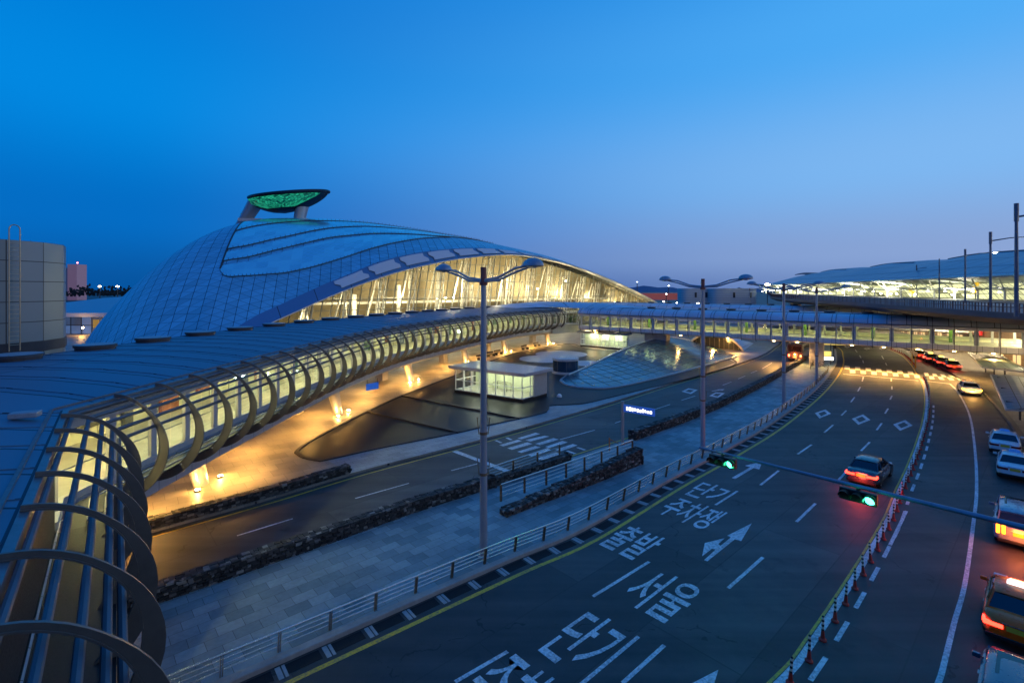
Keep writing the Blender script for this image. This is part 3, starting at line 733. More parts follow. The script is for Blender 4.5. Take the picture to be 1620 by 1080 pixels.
# ================================================================== bridges over the roads
def bridge(A, B, label, back=7.5, nrib=2.32, detail=True, lampn=4.6, e=44., zoff=0.):
    P = Path([A, B]); fr = P.frames(); base = V((A[0], A[1], 0))
    rt = thing('pedestrian_bridge', base, label, 'footbridge')
    z = zoff
    m = MB(); m.sweep(fr, [(.55, 7.55+z), (.42, 7.95+z), (0, 8.35+z), (-.7, 8.62+z), (-1.6, 8.78+z), (-back+1, 8.85+z), (-back, 8.4+z), (-back, 8.1+z), (-1, 8.1+z), (0.2, 7.6+z)])
    m.build('roof', shoulderM, rt)
    m = MB(); m.sweep(fr, [(-1.9, 8.80+z), (-1.9, 8.9+z), (-2.05, 8.9+z), (-2.05, 8.80+z)]); m.sweep(fr, [(.56, 7.56+z), (.64, 7.5+z), (.64, 7.42+z), (.5, 7.42+z)]); m.build('gutter', M('eave_steel', (.16, .18, .2)), rt)
    m = MB(); m.sweep(fr, [(.3, 7.5+z), (.3, 7.0+z), (-.1, 7.0+z), (-.1, 7.5+z)]); m.build('head_panel', M('pale_panel', (.78, .77, .76), rough=.45, var=.08, scale=.5), rt)
    m = MB(); m.sweep(fr, [(.25, 4.95+z), (.35, 4.9+z), (.35, 4.2+z), (.1, 4.1+z), (-.1, 4.1+z), (-.1, 4.95+z)]); m.build('fascia', M_lines('pale_fascia', (.76, .73, .70), (.2, .2, .2), [(1, 0, 1.16, .035)], rough=.5, metal=.1, cell=(1.16, 3), cellvar=.1), rt)
    m = MB(); m.sweep(fr, [(-.1, 4.9+z), (-.1, 4.15+z), (-1, 3.9+z), (-back+1, 3.9+z), (-back, 4.2+z), (-back, 4.9+z)]); m.build('floor_slab', concM, rt)
    m = MB(); m.sweep(fr, [(-back+.2, 5.6+z), (-back+.3, 5.6+z), (-back+.3, 4.9+z), (-back+.2, 4.9+z)]); m.sweep(fr, [(-back+.2, 7.6+z), (-back+.3, 7.6+z), (-back+.3, 8.1+z), (-back+.2, 8.1+z)]); m.build('rear_wall', wallM, rt)
    m = MB(); t = .6; k = 0
    pf = [(-1.9, 8.86+z), (-1.2, 8.80+z), (-.6, 8.68+z), (0, 8.42+z), (.45, 8.02+z), (.62, 7.6+z)]+arc((.15, 5.9+z), .6, 2.0, 30, -96, 14) if detail else None
    while t < P.L:
        p, d = P.at(t); r = V((d.y, -d.x, 0)); ang = math.atan2(d.y, d.x)
        fm = M('bridge_frame_paint', (.5, .5, .52), rough=.5, var=.1)
        m = MB(); m.box(p+r*.0+Z*(6+z), (.5 if k % 2 else .22, .2, 2.1), ang); m.build('window_post', fm, rt)
        m = MB(); m.box(p+r*(-back+.25)+Z*(6.4+z), (.3, .2, 3), ang); m.build('rear_post', fm, rt)
        t += nrib/1.0; k += 1
    if detail:
        t = .6
        while t < P.L:
            p, d = P.at(t); m = MB(); rib_mesh(m, p, d, pf, .14, .06); m.build('hoop_rib', darksteel, rt)
            t += nrib
    nb = int(P.L/nrib)
    for k in range(nb):
        a = P.pt(.6+nrib*k+.14, .12, 0); b = P.pt(.6+nrib*(k+1)-.14, .12, 0)
        if not detail and k % 2: continue
        if not detail: b = P.pt(.6+nrib*(k+2)-.14, .12, 0)
        m = MB(); m.box((a+b)/2+Z*(5.98+z), ((b-a).length, .02, 2.02), math.atan2((b-a).y, (b-a).x)); m.build('window', glassM, rt)
    t = 2.
    while t < P.L-1:
        m = MB(); p, d = P.at(t); r = V((d.y, -d.x, 0)); m.box(p-r*2.6+Z*(7.9+z), (2.0, .3, .06), math.atan2(d.y, d.x)); m.build('ceiling_lamp', M_emit('bridge_lamp', (1, .94, .30), e), rt)
        t += lampn
    m = MB(); m.sweep(fr, [(-.3, 7.96+z), (-back+.4, 7.96+z), (-back+.4, 8.0+z), (-.3, 8.0+z)]); m.build('ceiling', ceilM, rt)
    # moving-walkway handrails and green pillars seen through the windows
    m = MB()
    for o in (-1.6, -3.2, -4.8): m.sweep(fr, [(o, 5.75+z), (o+.08, 5.75+z), (o+.08, 5.7+z), (o, 5.7+z)])
    m.build('handrail', steelM, rt)
    t = 5.
    while t < P.L:
        m = MB(); p, d = P.at(t); r = V((d.y, -d.x, 0)); m.box(p-r*4.0+Z*(6.4+z), (.4, .4, 3), math.atan2(d.y, d.x)); m.build('pillar', M('green_pillar', (.16, .30, .08), rough=.5), rt); t += 9.3
    t = 4.
    while t < P.L:
        m = MB(); m.lathe([(.8, -.05), (.8, .14), (.88, .15), (.88, .26), (.5, .3), (.01, .31)], P.pt(t, -back+2.6, 8.84+z), 20); m.build('roof_vent', discM, rt); t += 5.2
    return rt, P
BR, BP = bridge((14.6, 107.4), (84, 52.4), 'lit footbridge crossing above all the lanes, pale panels and glass under a curved blue roof')
BR2, BP2 = bridge((26, 148), (112, 80), 'second lit footbridge farther off, mostly hidden by the nearer one', detail=False)
# joint where the walkway meets the bridge
mb = MB()
jr = [walk.pt(walk.L-10, -13, 8.9), walk.pt(walk.L-3, -13, 9.3), walk.pt(walk.L+4, -11, 9.5), BP.pt(2, -9, 9.4), BP.pt(8, -8, 9.1), BP.pt(14, -7.0, 8.8)]
jf = [walk.pt(walk.L-12, -4, 8.80), walk.pt(walk.L-5, -2.0, 8.85), walk.pt(walk.L, -.6, 8.7), BP.pt(.8, -.4, 8.6), BP.pt(6, -.9, 8.72), BP.pt(13, -1.8, 8.82)]
rows = []
for j in range(7):
    f = j/6; rows.append([a*(1-f)+b*f+Z*(.75*math.sin(math.pi*f)*math.sin(math.pi*i/5)) for i, (a, b) in enumerate(zip(jf, jr))])
mb.grid(rows, [[(i*3., j*2.) for i in range(6)] for j in range(7)])
mb.build('junction_roof', shoulderM, BR)
mb = MB(); a = walk.pt(walk.L-.1, 0, 0); b = BP.pt(.6, .0, 0)
mb.quad(a+Z*5, b+Z*5, b+Z*8.3, a+Z*8.3); mb.build('junction_window', glassM, BR)
mb = MB(); mb.box((a+b)/2+V((-2, 3, 4.0)), (9, 5, 1.8), .6); mb.build('junction_slab', concM, BR)
for px, sz in (((1068, 551), (4.5, 2.0)), ((1318, 556), (2.0, 1.2))):
    q = G(*px); s_ = BP.near(q); p, d = BP.at(s_); r = V((d.y, -d.x, 0)); c = p-r*2.2
    mb = MB(); mb.box((c.x, c.y, 2.05), (sz[0], sz[1], 3.9), math.atan2(d.y, d.x)); mb.build('pier', concM, BR, bevel=.05)
for px_, e, s__ in ((940, 800, 0), (1075, 900, 0), (1150, 900, 0), (1225, 3600, 0), (1262, 2500, 0), (1345, 3300, 0), (1400, 3600, 0), (1455, 3600, 0), (1510, 3600, 0), (1570, 2600, 0)):
    # lamps on the bridge soffit over the crossings
    t = min(range(0, int(BP.L*2)), key=lambda k: abs(CX+F*BP.pt(k/2).x/BP.pt(k/2).y-px_))/2
    p = BP.pt(t, -.7, 3.93)
    mb = MB(); mb.lathe([(.17, -.04), (.17, 0)], p, 12); mb.build('soffit_lamp', spotM, BR)
    l = lamp('SPOT', p-Z*.1, e, (1, .52, .13), .15, (R_(-16), 0, 0), R_(140), .8)

# ================================================================== the great dome
Lp = V((-92, 105, 0)); Rp = V((62, 195, 0))
def on_line(px, A, B):
    a = (px-CX)/F; dx, dy = B.x-A.x, B.y-A.y
    t = (a*A.y-A.x)/(dx-a*dy); return t
def table(pxs, A, B):
    out = []
    for px, py in pxs:
        t = on_line(px, A, B); d = A.y+(B.y-A.y)*t
        out.append((t, H-(py-Y0)*d/F))
    return out
ridge = table([(126.6, 552), (143, 543), (187, 493), (220, 460), (267, 417), (300, 392), (333, 372), (367, 358), (400, 350), (430, 347), (500, 347), (560, 351), (621, 359), (716, 375), (795, 391), (874, 410), (953, 441), (1008, 465), (1036, 479), (1050, 492), (1058, 509)], Lp, Rp)
ridge[0] = (0, 0.); ridge[-1] = (1, 0.)
Sp = V((-52.7, 80.5, 0))
a_in = table([(299, 581), (340, 554), (409, 516), (465, 490.6), (518.5, 467), (568, 448), (627, 429), (686, 415.6), (720, 409.6), (780, 404), (824, 405), (869, 413), (902, 422), (947, 438.5), (991, 457.5), (1035.6, 481), (1048, 493), (1058, 510)], Sp, Rp)
a_out = table([(299, 574), (340, 543), (400, 504), (443, 484), (481, 466), (518.5, 449), (558, 433), (597.5, 416.5), (657, 402), (716, 395), (769, 394), (813, 398.5), (847, 404), (874, 411), (902, 419.5), (947, 435.5), (991, 454.5), (1035.6, 478), (1050, 491), (1058, 507)], Sp, Rp)
TS = .17
def ridge_pt(t):
    q = Lp.lerp(Rp, t); q.z = max(0, interp(ridge, t)); return q
def arch_pt(fr, tab, back=0.):
    q = Sp.lerp(Rp, fr); q.z = max(0, interp(tab, fr)); return q+V((-.70, .72, 0))*back
nb_ = V((-.505, .863, 0))
def front(t):
    if t >= TS: return arch_pt((t-TS)/(1-TS), a_out)
    f = t/TS; c = Lp.lerp(Sp, .5)+V((-2, -8, 0))
    return Lp*(1-f)**2+c*2*f*(1-f)+Sp*f*f
def bez(a, c, b, v): return a*(1-v)**2+c*(2*v*(1-v))+b*v*v
def shell(t, v, lift=0.):
    """v 0 at the front edge, 1 on the ridge, 2 at the back"""
    m = ridge_pt(t)
    if v <= 1:
        f = front(t); k = .42 if t >= TS else .42+.35*(1-t/TS)
        c = m+(f-m)*k; c.z = m.z*(.97 if t >= TS else .97)
        c.z = max(c.z, min(m.z, f.z+(m.z-f.z)*.95))
        p = bez(f, c, m, v)
    else:
        W = 78*math.sqrt(max(0, t*(1-t))); b = m+nb_*W; b.z = 0
        c = m+nb_*W*.75; c.z = m.z*.98
        p = bez(m, c, b, v-1)
    return p+Z*lift
dome = thing('terminal_dome', (-20, 150, 0), 'huge blue tiled dome with a glowing glass arch front and a bowl on top', 'domed building')
shellM = M_lines('dome_tiles', (.17, .50, .64), (.02, .06, .12), [(1, 0, 2.0, .10), (0, 1, 1.8, .06), (1/2.0, 1/1.8, 1., .035)], rough=.42, metal=.4, cell=(2.0, 1.8), cellvar=.2, bump=.35)
NT, NV = 170, 44
mb = MB(); ts = [(i/NT) for i in range(NT+1)]
LEN = (Rp-Lp).length
rows = []; uvs = []
for t in ts:
    row = [shell(t, 2*j/NV) for j in range(NV+1)]; rows.append(row)
    acc = [0.]
    for j in range(1, NV+1): acc.append(acc[-1]+(row[j]-row[j-1]).length)
    mid = acc[NV//2]
    uvs.append([(t*LEN, a-mid+100) for a in acc])
mb.grid(rows, uvs); mb.build('shell', shellM, dome, smooth=60)
# warm lined ceiling inside
mb = MB()
mb.grid([[shell(.2+.79*i/80, .02+1.5*j/20)-Z*1.1 for j in range(21)] for i in range(81)])
mb.build('ceiling', M('dome_ceiling', (.5, .45, .36), rough=.8, var=.15, scale=.2), dome, smooth=60)
# glazed front: mullions, glass, arch trim
def ain(fr, back=0.): return arch_pt(fr, a_in, back)
frs = [.04+.955*i/90 for i in range(91)]
mb = MB(); mb.grid([[V((*ain(f, 1.5).xy, .5)) for f in frs], [ain(f, .6) for f in frs]]); mb.build('glass_front', M_glass('dome_glass', (.96, .98, .95), .015, .02), dome)
mb = MB(); SL = (Rp-Sp).length
k = 0; fx = .05
while fx < .985:
    top = ain(fx, .8); bot = V((*ain(fx, 1.7).xy, 0))-V((.72, .70, 0))*(.5+top.z*.10)
    if top.z > .8: mb.beam(bot, top, .15, .18, V((.72, -.70, 0)))
    fx += 2.1/SL
zz = 2.2
while zz < 24:
    run = [f for f in frs if ain(f).z > zz+.2]
    if len(run) > 1: mb.beam(ain(run[0], 1.1).xy.to_3d()+Z*zz, ain(run[-1], 1.1).xy.to_3d()+Z*zz, .12, .14)
    zz += 2.1
mb.build('mullion_lattice', M('mullion_paint', (.30, .32, .27), rough=.4, metal=.2, var=.1), dome)
# white trussed masts behind the glass
mastM = M('white_steel', (.8, .78, .7), rough=.4, var=.06)
fx = .08; k = 0
while fx < .95:
    top = ain(fx, 3.2); h = top.z-.4
    if h > 3:
        m = MB(); ax = V((.72, .70, 0)); bx = V((-.70, .72, 0)); lean = -ax*(h*.10)
        b0 = V((*ain(fx, 4.).xy, 0))+lean
        legs = [(b0+ax*o+bx*q, V((*top.xy, h))+ax*o*.7+bx*q) for o, q in ((-.7, 0), (.7, 0), (0, 1.5))]
        for a, b in legs: m.tube([a, b], .16, 8)
        n = max(3, int(h/2.6))
        for j in range(n):
            f0, f1 = j/n, (j+1)/n
            for x, y in ((0, 1), (1, 2), (2, 0)):
                m.tube([legs[x][0].lerp(legs[x][1], f0), legs[y][0].lerp(legs[y][1], f1)], .06, 5)
        m.build('truss_mast', mastM, dome)
        # inclined brace
        m = MB(); m.tube([b0+bx*7, V((*top.xy, h*.98))+bx*3], .2, 8); m.tube([b0+bx*7+ax*5, V((*top.xy, h*.9))+bx*2.5], .18, 8); m.build('brace', mastM, dome)
    fx += 8.2/SL; k += 1
# arch trim: dark edge, pale cover panels, light lip
mb = MB(); mb.grid([[arch_pt(f, a_out, .3)+Z*.12 for f in frs], [arch_pt(f, a_out, -.35)-Z*.05 for f in frs]]); mb.build('edge_gutter', M('edge_dark', (.03, .04, .05), rough=.5), dome)
def between(f, k, out=0.):
    a = arch_pt(f, a_out)+Z*.25; b = ain(f); return a.lerp(b, k)+V((.70, -.72, 0))*out
mb = MB(); mb.grid([[between(f, k, .1+2.1*k) for f in [i/110 for i in range(111)]] for k in (0, .2, .45, .7, .9, 1)], [[(i*1.3, k*3) for i in range(111)] for k in (0, .2, .45, .7, .9, 1)])
mb.build('arch_band', M_lines('arch_sheet', (.14, .25, .38), (.06, .08, .1), [(1, 0, 6.0, .12)], rough=.35, metal=.5, cell=(6, 9), cellvar=.08), dome)
slabs = [.15+.046*i for i in range(15)]
for f in slabs:
    m = MB(); w_ = .037; ns = 4
    rows = [[between(f+w_*i/ns+(.006 if k > .5 else 0), k, .35+2.1*k) for i in range(ns+1)] for k in (.08, .30, .52, .74)]
    m.grid(rows); m.grid([[p-V((.70, -.72, 0))*.16 for p in r] for r in rows])
    for r in (rows[0], rows[-1]): m.grid([r, [p-V((.70, -.72, 0))*.16 for p in r]])
    m.build('cover_panel', M_lines('cover_panel_sheet', (.88, .89, .9), (.6, .62, .65), [(0, 1, .5, .04)], rough=.5, metal=.1), dome, smooth=0)
mb = MB(); lipf = [i/140 for i in range(3, 139)]
mb.grid([[ain(f)+V((.70, -.72, 0))*(2.28-bk)+Z*dz for f in lipf] for dz, bk in ((.08, 0), (-.12, 0), (-.12, .4), (.0, 2.9))])
mb.build('arch_lip', M('lip_paint', (.75, .74, .7), rough=.4, var=.08), dome)
# roof lights: three long lens-shaped glass strips stepping up to the ridge
skyM = M_lines('roof_glass', (.30, .82, .92), (.08, .3, .42), [(1, 1, 1.5, .06), (1, -1, 1.5, .06)], rough=.16, metal=.6, cell=(2.1, 2.1), cellvar=.22, lrough=.4)
vb = [(.174, .34), (.182, .28), (.2, .235), (.223, .192), (.253, .158), (.288, .145), (.318, .158), (.347, .178), (.391, .245), (.444, .375), (.5, .55), (.57, .86)]
l2 = [(.174, .385), (.205, .345), (.25, .362), (.29, .395), (.347, .405), (.40, .41), (.444, .43), (.5, .57), (.57, .88)]
l1 = [(.174, .47), (.2, .445), (.24, .475), (.28, .54), (.32, .585), (.4, .63), (.5, .70), (.57, .89)]
l0 = [(.174, .66), (.2, .68), (.28, .76), (.4, .82), (.5, .86), (.57, .93)]
top_ = [(.174, 1.12), (.57, 1.12)]
strips = [(vb, l2, .0, .03, .46), (l2, l1, .0, .025, .52), (l1, l0, .0, .025, .555), (l0, top_, .0, 0, .565)]
pins = MB(); edge = MB()
for k, (lo, hi, g0, g1, te) in enumerate(strips):
    nn = 70; rows = []; uvs = []
    tsx = [.176+(te-.176)*i/nn for i in range(nn+1)]
    for t in tsx:
        a = interp(lo, t); b = max(a+.004, interp(hi, t)-g1)
        rows.append([shell(t, a+(b-a)*j/8, .14+.08*(1-j/8)) for j in range(9)])
        ln = [0.]
        for j in range(1, 9): ln.append(ln[-1]+(rows[-1][j]-rows[-1][j-1]).length)
        uvs.append([(t*LEN, ln[j]) for j in range(9)])
    m = MB(); m.grid(rows, uvs)
    edge.grid([[r[0] for r in rows], [r[0]-Z*.12 for r in rows]]); edge.grid([[r[-1] for r in rows], [r[-1]-Z*.2 for r in rows]]); edge.grid([rows[0], [p-Z*.3 for p in rows[0]]])
    m.build('roof_light', skyM, dome, smooth=50)
    for i in range(0, nn, 1):
        p = rows[i][0]; edge.beam(p-Z*.02, rows[i+1][0]-Z*.02, .06, .06)
        pins.box(p+V((.3, -.5, .1)), (.07, .07, .4))
vs_ = [.34+(1.0-.34)*i/30 for i in range(31)]; edge.tube([shell(.1755, v, .1) for v in vs_], .22, 6)
edge.build('roof_light_trim', M('rail_dark', (.03, .035, .045), rough=.5), dome)
for i in range(0, 90):
    t = .3+.66*i/90; pins.box(shell(t, 1.0)+Z*.2, (.08, .08, .5)); 
tag(pins.build('guard_pin', M('rail_dark', (.03, .035, .045)), dome), kind='stuff')
# bowl on its two legs
BD = 133.
def bp(px, py, dd=0): return D(px, py, BD+dd)
bm_ = MB(); n = 56
bl, br_ = bp(396, 314), bp(519, 303); c0 = (bl+br_)/2; hx = (br_-bl)/2; hy = V((hx.y, -hx.x, 0)).normalized()*-1*6.5
hy = V((0, 6.2, .6))
depth = 5.0
def bowl(u, w_, k=1.):
    """u round the rim, w_ 0 rim..1 keel"""
    cu, su = math.cos(u), math.sin(u)
    q = (1-w_**1.7)**.62 if w_ < 1 else 0
    p = c0+hx*cu*q*k+hy*su*q*k; sh = V((-.10, 0, 0))*hx.length*w_
    return p+sh-Z*depth*w_
rows = [[bowl(2*math.pi*i/n, j/12) for i in range(n)] for j in range(13)]
darkbowl = M('bowl_skin', (.012, .016, .03), rough=.3, metal=.3, var=.2)
bm_.grid([r+[r[0]] for r in rows]); bm_.add(rows[0], [tuple(range(n))])
bo = bm_.build('bowl', darkbowl, dome, smooth=40)
m = MB(); m.tube([bowl(2*math.pi*i/n, 0)+Z*.05 for i in range(n)], .42, 8, closed=True); m.build('rim', darkbowl, bo)
m = MB(); gr = []; gu = []
for j in range(9):
    w_ = .10+.62*j/8; row = []; ur = []
    a0 = R_(196+38*(j/8)**1.6); a1 = R_(336-30*(j/8)**1.3)
    for i in range(33):
        u = a0+(a1-a0)*i/32; p = bowl(u, w_, 1.015); row.append(p+V((0, -.12, -.02))); ur.append((i*.55, j*.55))
    gr.append(row); gu.append(ur)
m.grid(gr, gu)
gm, gnt, gb = new_mat('green_lit_tiles')
ln, sp_ = uv_lines(gnt, [(1, 1, .8, .1), (1, -1, .8, .1)])
cxx = math_(gnt, 'FLOOR', math_(gnt, 'DIVIDE', math_(gnt, 'ADD', sp_.outputs[0], sp_.outputs[1]), .8)); cyy = math_(gnt, 'FLOOR', math_(gnt, 'DIVIDE', math_(gnt, 'SUBTRACT', sp_.outputs[0], sp_.outputs[1]), .8))
cb = N(gnt, 'ShaderNodeCombineXYZ'); gnt.links.new(cxx, cb.inputs[0]); gnt.links.new(cyy, cb.inputs[1])
wn = N(gnt, 'ShaderNodeTexWhiteNoise', noise_dimensions='3D'); gnt.links.new(cb.outputs[0], wn.inputs[0])
gb.inputs['Base Color'].default_value = (.01, .06, .04, 1); gb.inputs['Roughness'].default_value = .3
gnt.links.new(mixc(gnt, wn.outputs[0], (.0, .05, .035), (.02, .55, .30)), gb.inputs['Emission Color'])
gnt.links.new(math_(gnt, 'MULTIPLY', math_(gnt, 'SUBTRACT', 1., math_(gnt, 'MULTIPLY', ln, .8)), .75), gb.inputs['Emission Strength'])
m.build('lit_tiles', gm, bo, smooth=50)
legM = M('leg_cladding', (.36, .4, .46), rough=.35, metal=.5, var=.1)
for a, b, r0, r1 in (((376, 356), (408, 316), 1.7, 2.3), ((470, 354), (479, 322), 1.6, 1.9)):
    m = MB(); A, B = bp(*a), bp(*b); A = A-Z*2; nn = 16; rows = []
    for k in range(9):
        f = k/8; c = A.lerp(B, f); r = r0+(r1-r0)*f*f
        rows.append([c+V((math.cos(2*math.pi*i/nn)*r*.85, math.sin(2*math.pi*i/nn)*r*1.3, 0)) for i in range(nn)])
    m.grid([r+[r[0]] for r in rows]); m.build('bowl_leg', legM, dome, smooth=60)
m = MB(); q = bp(410, 347); m.box(q-Z*.5, (9, 5, .8), .2); m.build('roof_walk', M('roof_walk_panel', (.55, .5, .48), rough=.6), dome)
# inside the hall: floor, balcony, back wall, lamps
ax = V((.72, .70, 0)); bx = V((-.70, .72, 0))
def hall(fr, b, z=0.): return Sp.lerp(Rp, fr)+bx*b+Z*z
m = MB(); m.grid([[hall(.03, 2.2, .3), hall(.97, 2.2, .3)], [hall(.25, 40, .3), hall(.97, 20, .3)]]); m.build('hall_floor', floorM, dome)
m = MB(); rw = []
for i in range(41):
    f = .07+.9*i/40; rw.append([hall(f, 20*(1-f)+2.5, zz) for zz in [max(.8, interp(a_in, f)+3*(1-f))*k/6+.3 for k in range(7)]])
m.grid(rw); m.build('hall_wall', M('hall_wall', (.30, .25, .15), rough=.75, var=.25, scale=.12), dome)
for z_, b_ in ((5.4, 13), (9.6, 15)):
    m = MB(); a, b = hall(.14, b_-1, z_), hall(.80, b_-8.5, z_); m.beam(a, b, 3.2, .5); m.build('balcony', M('balcony_front', (.7, .68, .6), rough=.5, var=.1), dome)
    m = MB(); m.beam(a+bx*-1.6+Z*1.1, b+bx*-1.6+Z*1.1, .08, .08)
    for k in range(40):
        p = a.lerp(b, k/39)+bx*-1.6; m.beam(p, p+Z*1.1, .06, .06, V((1, 0, 0)))
    m.build('balcony_rail', steelM, dome)
for k in range(11):
    f = .14+.072*k; p = hall(f, 11, 0); hh = min(14, arch_pt(f, a_in).z*.75)
    m = MB(); m.tube([p, p+Z*hh], .55, 12); m.build('hall_column', mastM, dome)
for fr_, b_, z_ in ((.60, 6, 8.7), (.66, 6, 8.4), (.655, 7, 15.5), (.74, 4, 5.2), (.735, 5, 3.8), (.86, 3, 4.6), (.9, 3, 3.2), (.33, 5, 10.5), (.345, 5, 10.6), (.36, 5, 10.7), (.25, 5, 6), (.3, 8, 7), (.36, 6, 5), (.40, 6, 4.8), (.46, 7, 4.6), (.52, 6, 4.7), (.57, 7, 13), (.70, 5, 10.5), (.80, 4, 8.2), (.83, 4, 6.2), (.78, 5, 3.2)):
    m = MB(); m.lathe([(.01, -.26), (.22, -.15), (.28, 0), (.2, .12), (.01, .16)], hall(fr_, b_, z_), 10); m.build('hall_lamp', M_emit('hall_lamp', (1, .9, .62), 40), dome)
for f, e in ((.13, 900), (.2, 2600), (.28, 4200), (.37, 5200), (.46, 5200), (.55, 4600), (.64, 4200), (.73, 3400), (.81, 2600), (.89, 1500)):
    h = arch_pt(f, a_in).z
    lamp('POINT', hall(f, 7 if f < .75 else 4, max(2.5, h*.62)), e*.85, (1, .84, .5), 1.2)
for k in range(7):
    p = hall(.38+.05*k, 8, .3)
    m = MB(); random.seed(40+k)
    for j in range(160):
        q = p+V((random.gauss(0, 1.0), random.gauss(0, 1.0), 2.6+random.gauss(0, .8))); s_ = .25
        e1 = V((random.uniform(-1, 1), random.uniform(-1, 1), random.uniform(-1, 1))).normalized()*s_; e2 = e1.cross(V((random.random(), random.random(), 1))).normalized()*s_
        m.quad(q-e1, q-e2, q+e1, q+e2)
    m.tube([p, p+Z*2], .12, 6)
    m.build('indoor_plant', M('indoor_leaf', (.10, .22, .04), rough=.5), dome, smooth=0, recalc=False)

# ================================================================== plaza: pools, pavilions, glass mound
waterM, wnt, wb = new_mat('pool_water')
wb.inputs['Base Color'].default_value = (.014, .017, .022, 1); wb.inputs['Roughness'].default_value = .45; wb.inputs['Specular IOR Level'].default_value = .35; wb.inputs['IOR'].default_value = 1.33
bn = N(wnt, 'ShaderNodeBump'); bn.inputs['Strength'].default_value = .5; bn.inputs['Distance'].default_value = .02
wnt.links.new(noise(wnt, coords(wnt), 5, 4), bn.inputs['Height']); wnt.links.new(bn.outputs[0], wb.inputs['Normal'])
ZP = .15
poolpx = [(468, 716), (480, 724), (503, 728.5), (519, 727), (600, 709), (726, 684), (780, 671), (863, 652), (868, 642), (918, 639), (960, 630), (1000, 620), (1060, 606), (1120, 590), (1165, 573), (1120, 556), (1060, 545), (1020, 541), (1003, 552), (990, 556), (930, 552), (898, 544), (811, 560), (720, 594), (636, 626), (582, 651), (520, 682), (480, 705)]
pool = [G(x, y, ZP) for x, y in poolpx]
mb = MB(); mb.prism(pool, .1, ZP+.012); tag(mb.build('pool_water', waterM, smooth=0), 'dark shallow reflecting pool on the plaza', 'water', kind='structure')
rimM = M('pool_rim', (.02, .02, .022), rough=.6)
rim = MB()
cl = [V((p.x, p.y, 0)) for p in pool]+[V((pool[0].x, pool[0].y, 0))]
rim.sweep(Path(smooth_pts(cl, 1.)).frames(), [(-.15, .1), (-.15, .24), (.12, .24), (.12, .1)])
for a, b in (((582, 651), (726, 684)), ((636, 626), (823, 662))):
    rim.beam(G(*a, .2), G(*b, .2), .35, .22)
tag(rim.build('pool_rim', rimM, smooth=0), 'dark stone rim and weirs dividing the plaza pool', 'kerb', kind='structure')
def pavilion(c4, h, label, ndiv, panel=True, e=120):
    A, B, C_ = c4; D_ = A+(C_-B); base = (A+B+C_+D_)/4
    rt = thing('glass_pavilion', (base.x, base.y, ZP), label, 'pavilion')
    cs = [A, B, C_, D_]
    m = MB(); m.prism([base+(p-base)*1.03 for p in cs], ZP, .5); m.build('plinth', M('black_plinth', (.012, .012, .014), rough=.4), rt)
    m = MB(); m.prism([base+(p-base)*.97 for p in cs], .5, .54); m.build('floor', floorM, rt)
    fr_ = MB(); gl_ = MB()
    sides = [(A, B, ndiv[0]), (B, C_, ndiv[1]), (C_, D_, ndiv[0]), (D_, A, ndiv[1])]
    for a, b, nn in sides:
        for k in range(nn+1):
            p = a.lerp(b, k/nn); fr_.beam(v3(p, .5), v3(p, h), .1, .1, V((1, 0, 0)))
        for z_ in (.56, .5+(h-.5)*.48, h-.05): fr_.beam(v3(a, z_), v3(b, z_), .07, .09)
        gl_.quad(v3(a, .5), v3(b, .5), v3(b, h), v3(a, h))
    fr_.build('frame', M('white_frame', (.75, .77, .75), rough=.4, var=.05), rt); gl_.build('glazing', glassM, rt)
    u = (B-A).normalized(); w_ = (C_-B).normalized()
    m = MB(); m.prism([v3(p)+u*su*.7+w_*sw*.5 for p, su, sw in ((A, -1, -1), (B, 1.0, -1), (C_, 1.0, 1), (D_, -1, 1))], h, h+.38); m.build('roof', M('pavilion_roof', (.42, .42, .43), rough=.25, var=.08, scale=.6), rt, bevel=.02)
    if panel:
        m = MB(); p0, p1 = B.lerp(C_, .42), C_; m.beam(v3(p0, (h+.5)/2)+u*.12, v3(p1, (h+.5)/2)+u*.12, .2, h-.5); m.build('side_panel', M('grey_panel', (.40, .40, .38), rough=.6, var=.08), rt)
    m = MB(); i0, i1 = A.lerp(D_, .8), B.lerp(C_, .8); m.beam(v3(i0, (h+.5)/2), v3(i1, (h+.5)/2), .1, h-.6); m.build('inner_wall', M('pale_green_wall', (.68, .72, .5), rough=.7, var=.08), rt)
    m = MB(); s0 = base-u*1; 
    for k in (0, 1): m.tube([v3(s0+w_*k*.8, .55), v3(s0+w_*k*.8, 1.5), v3(s0+w_*k*.8+u*2, 1.5), v3(s0+w_*k*.8+u*2, .55)], .04, 6)
    m.build('stair_rail', darksteel, rt)
    for f in (.2, .5, .8):
        p = A.lerp(B, f)+w_*1.4; m = MB(); m.box((p.x, p.y, h-.06), (.5, .5, .06)); m.build('ceiling_lamp', M_emit('pavilion_lamp', (.93, 1, .75), 9), rt)
        lamp('POINT', (p.x, p.y, h-.5), e, (.95, 1, .68), .3)
    return rt
pavilion([G(721, 623), G(826, 639), G(863, 628)], 3.1, 'glass stair pavilion lit pale green in the pool behind the nearest lamp post', (8, 3))
pavilion([G(919, 549), G(986, 555), G(994, 553)], 3.2, 'smaller glass pavilion at the far end of the pool below the walkway junction', (10, 2), False, 150)
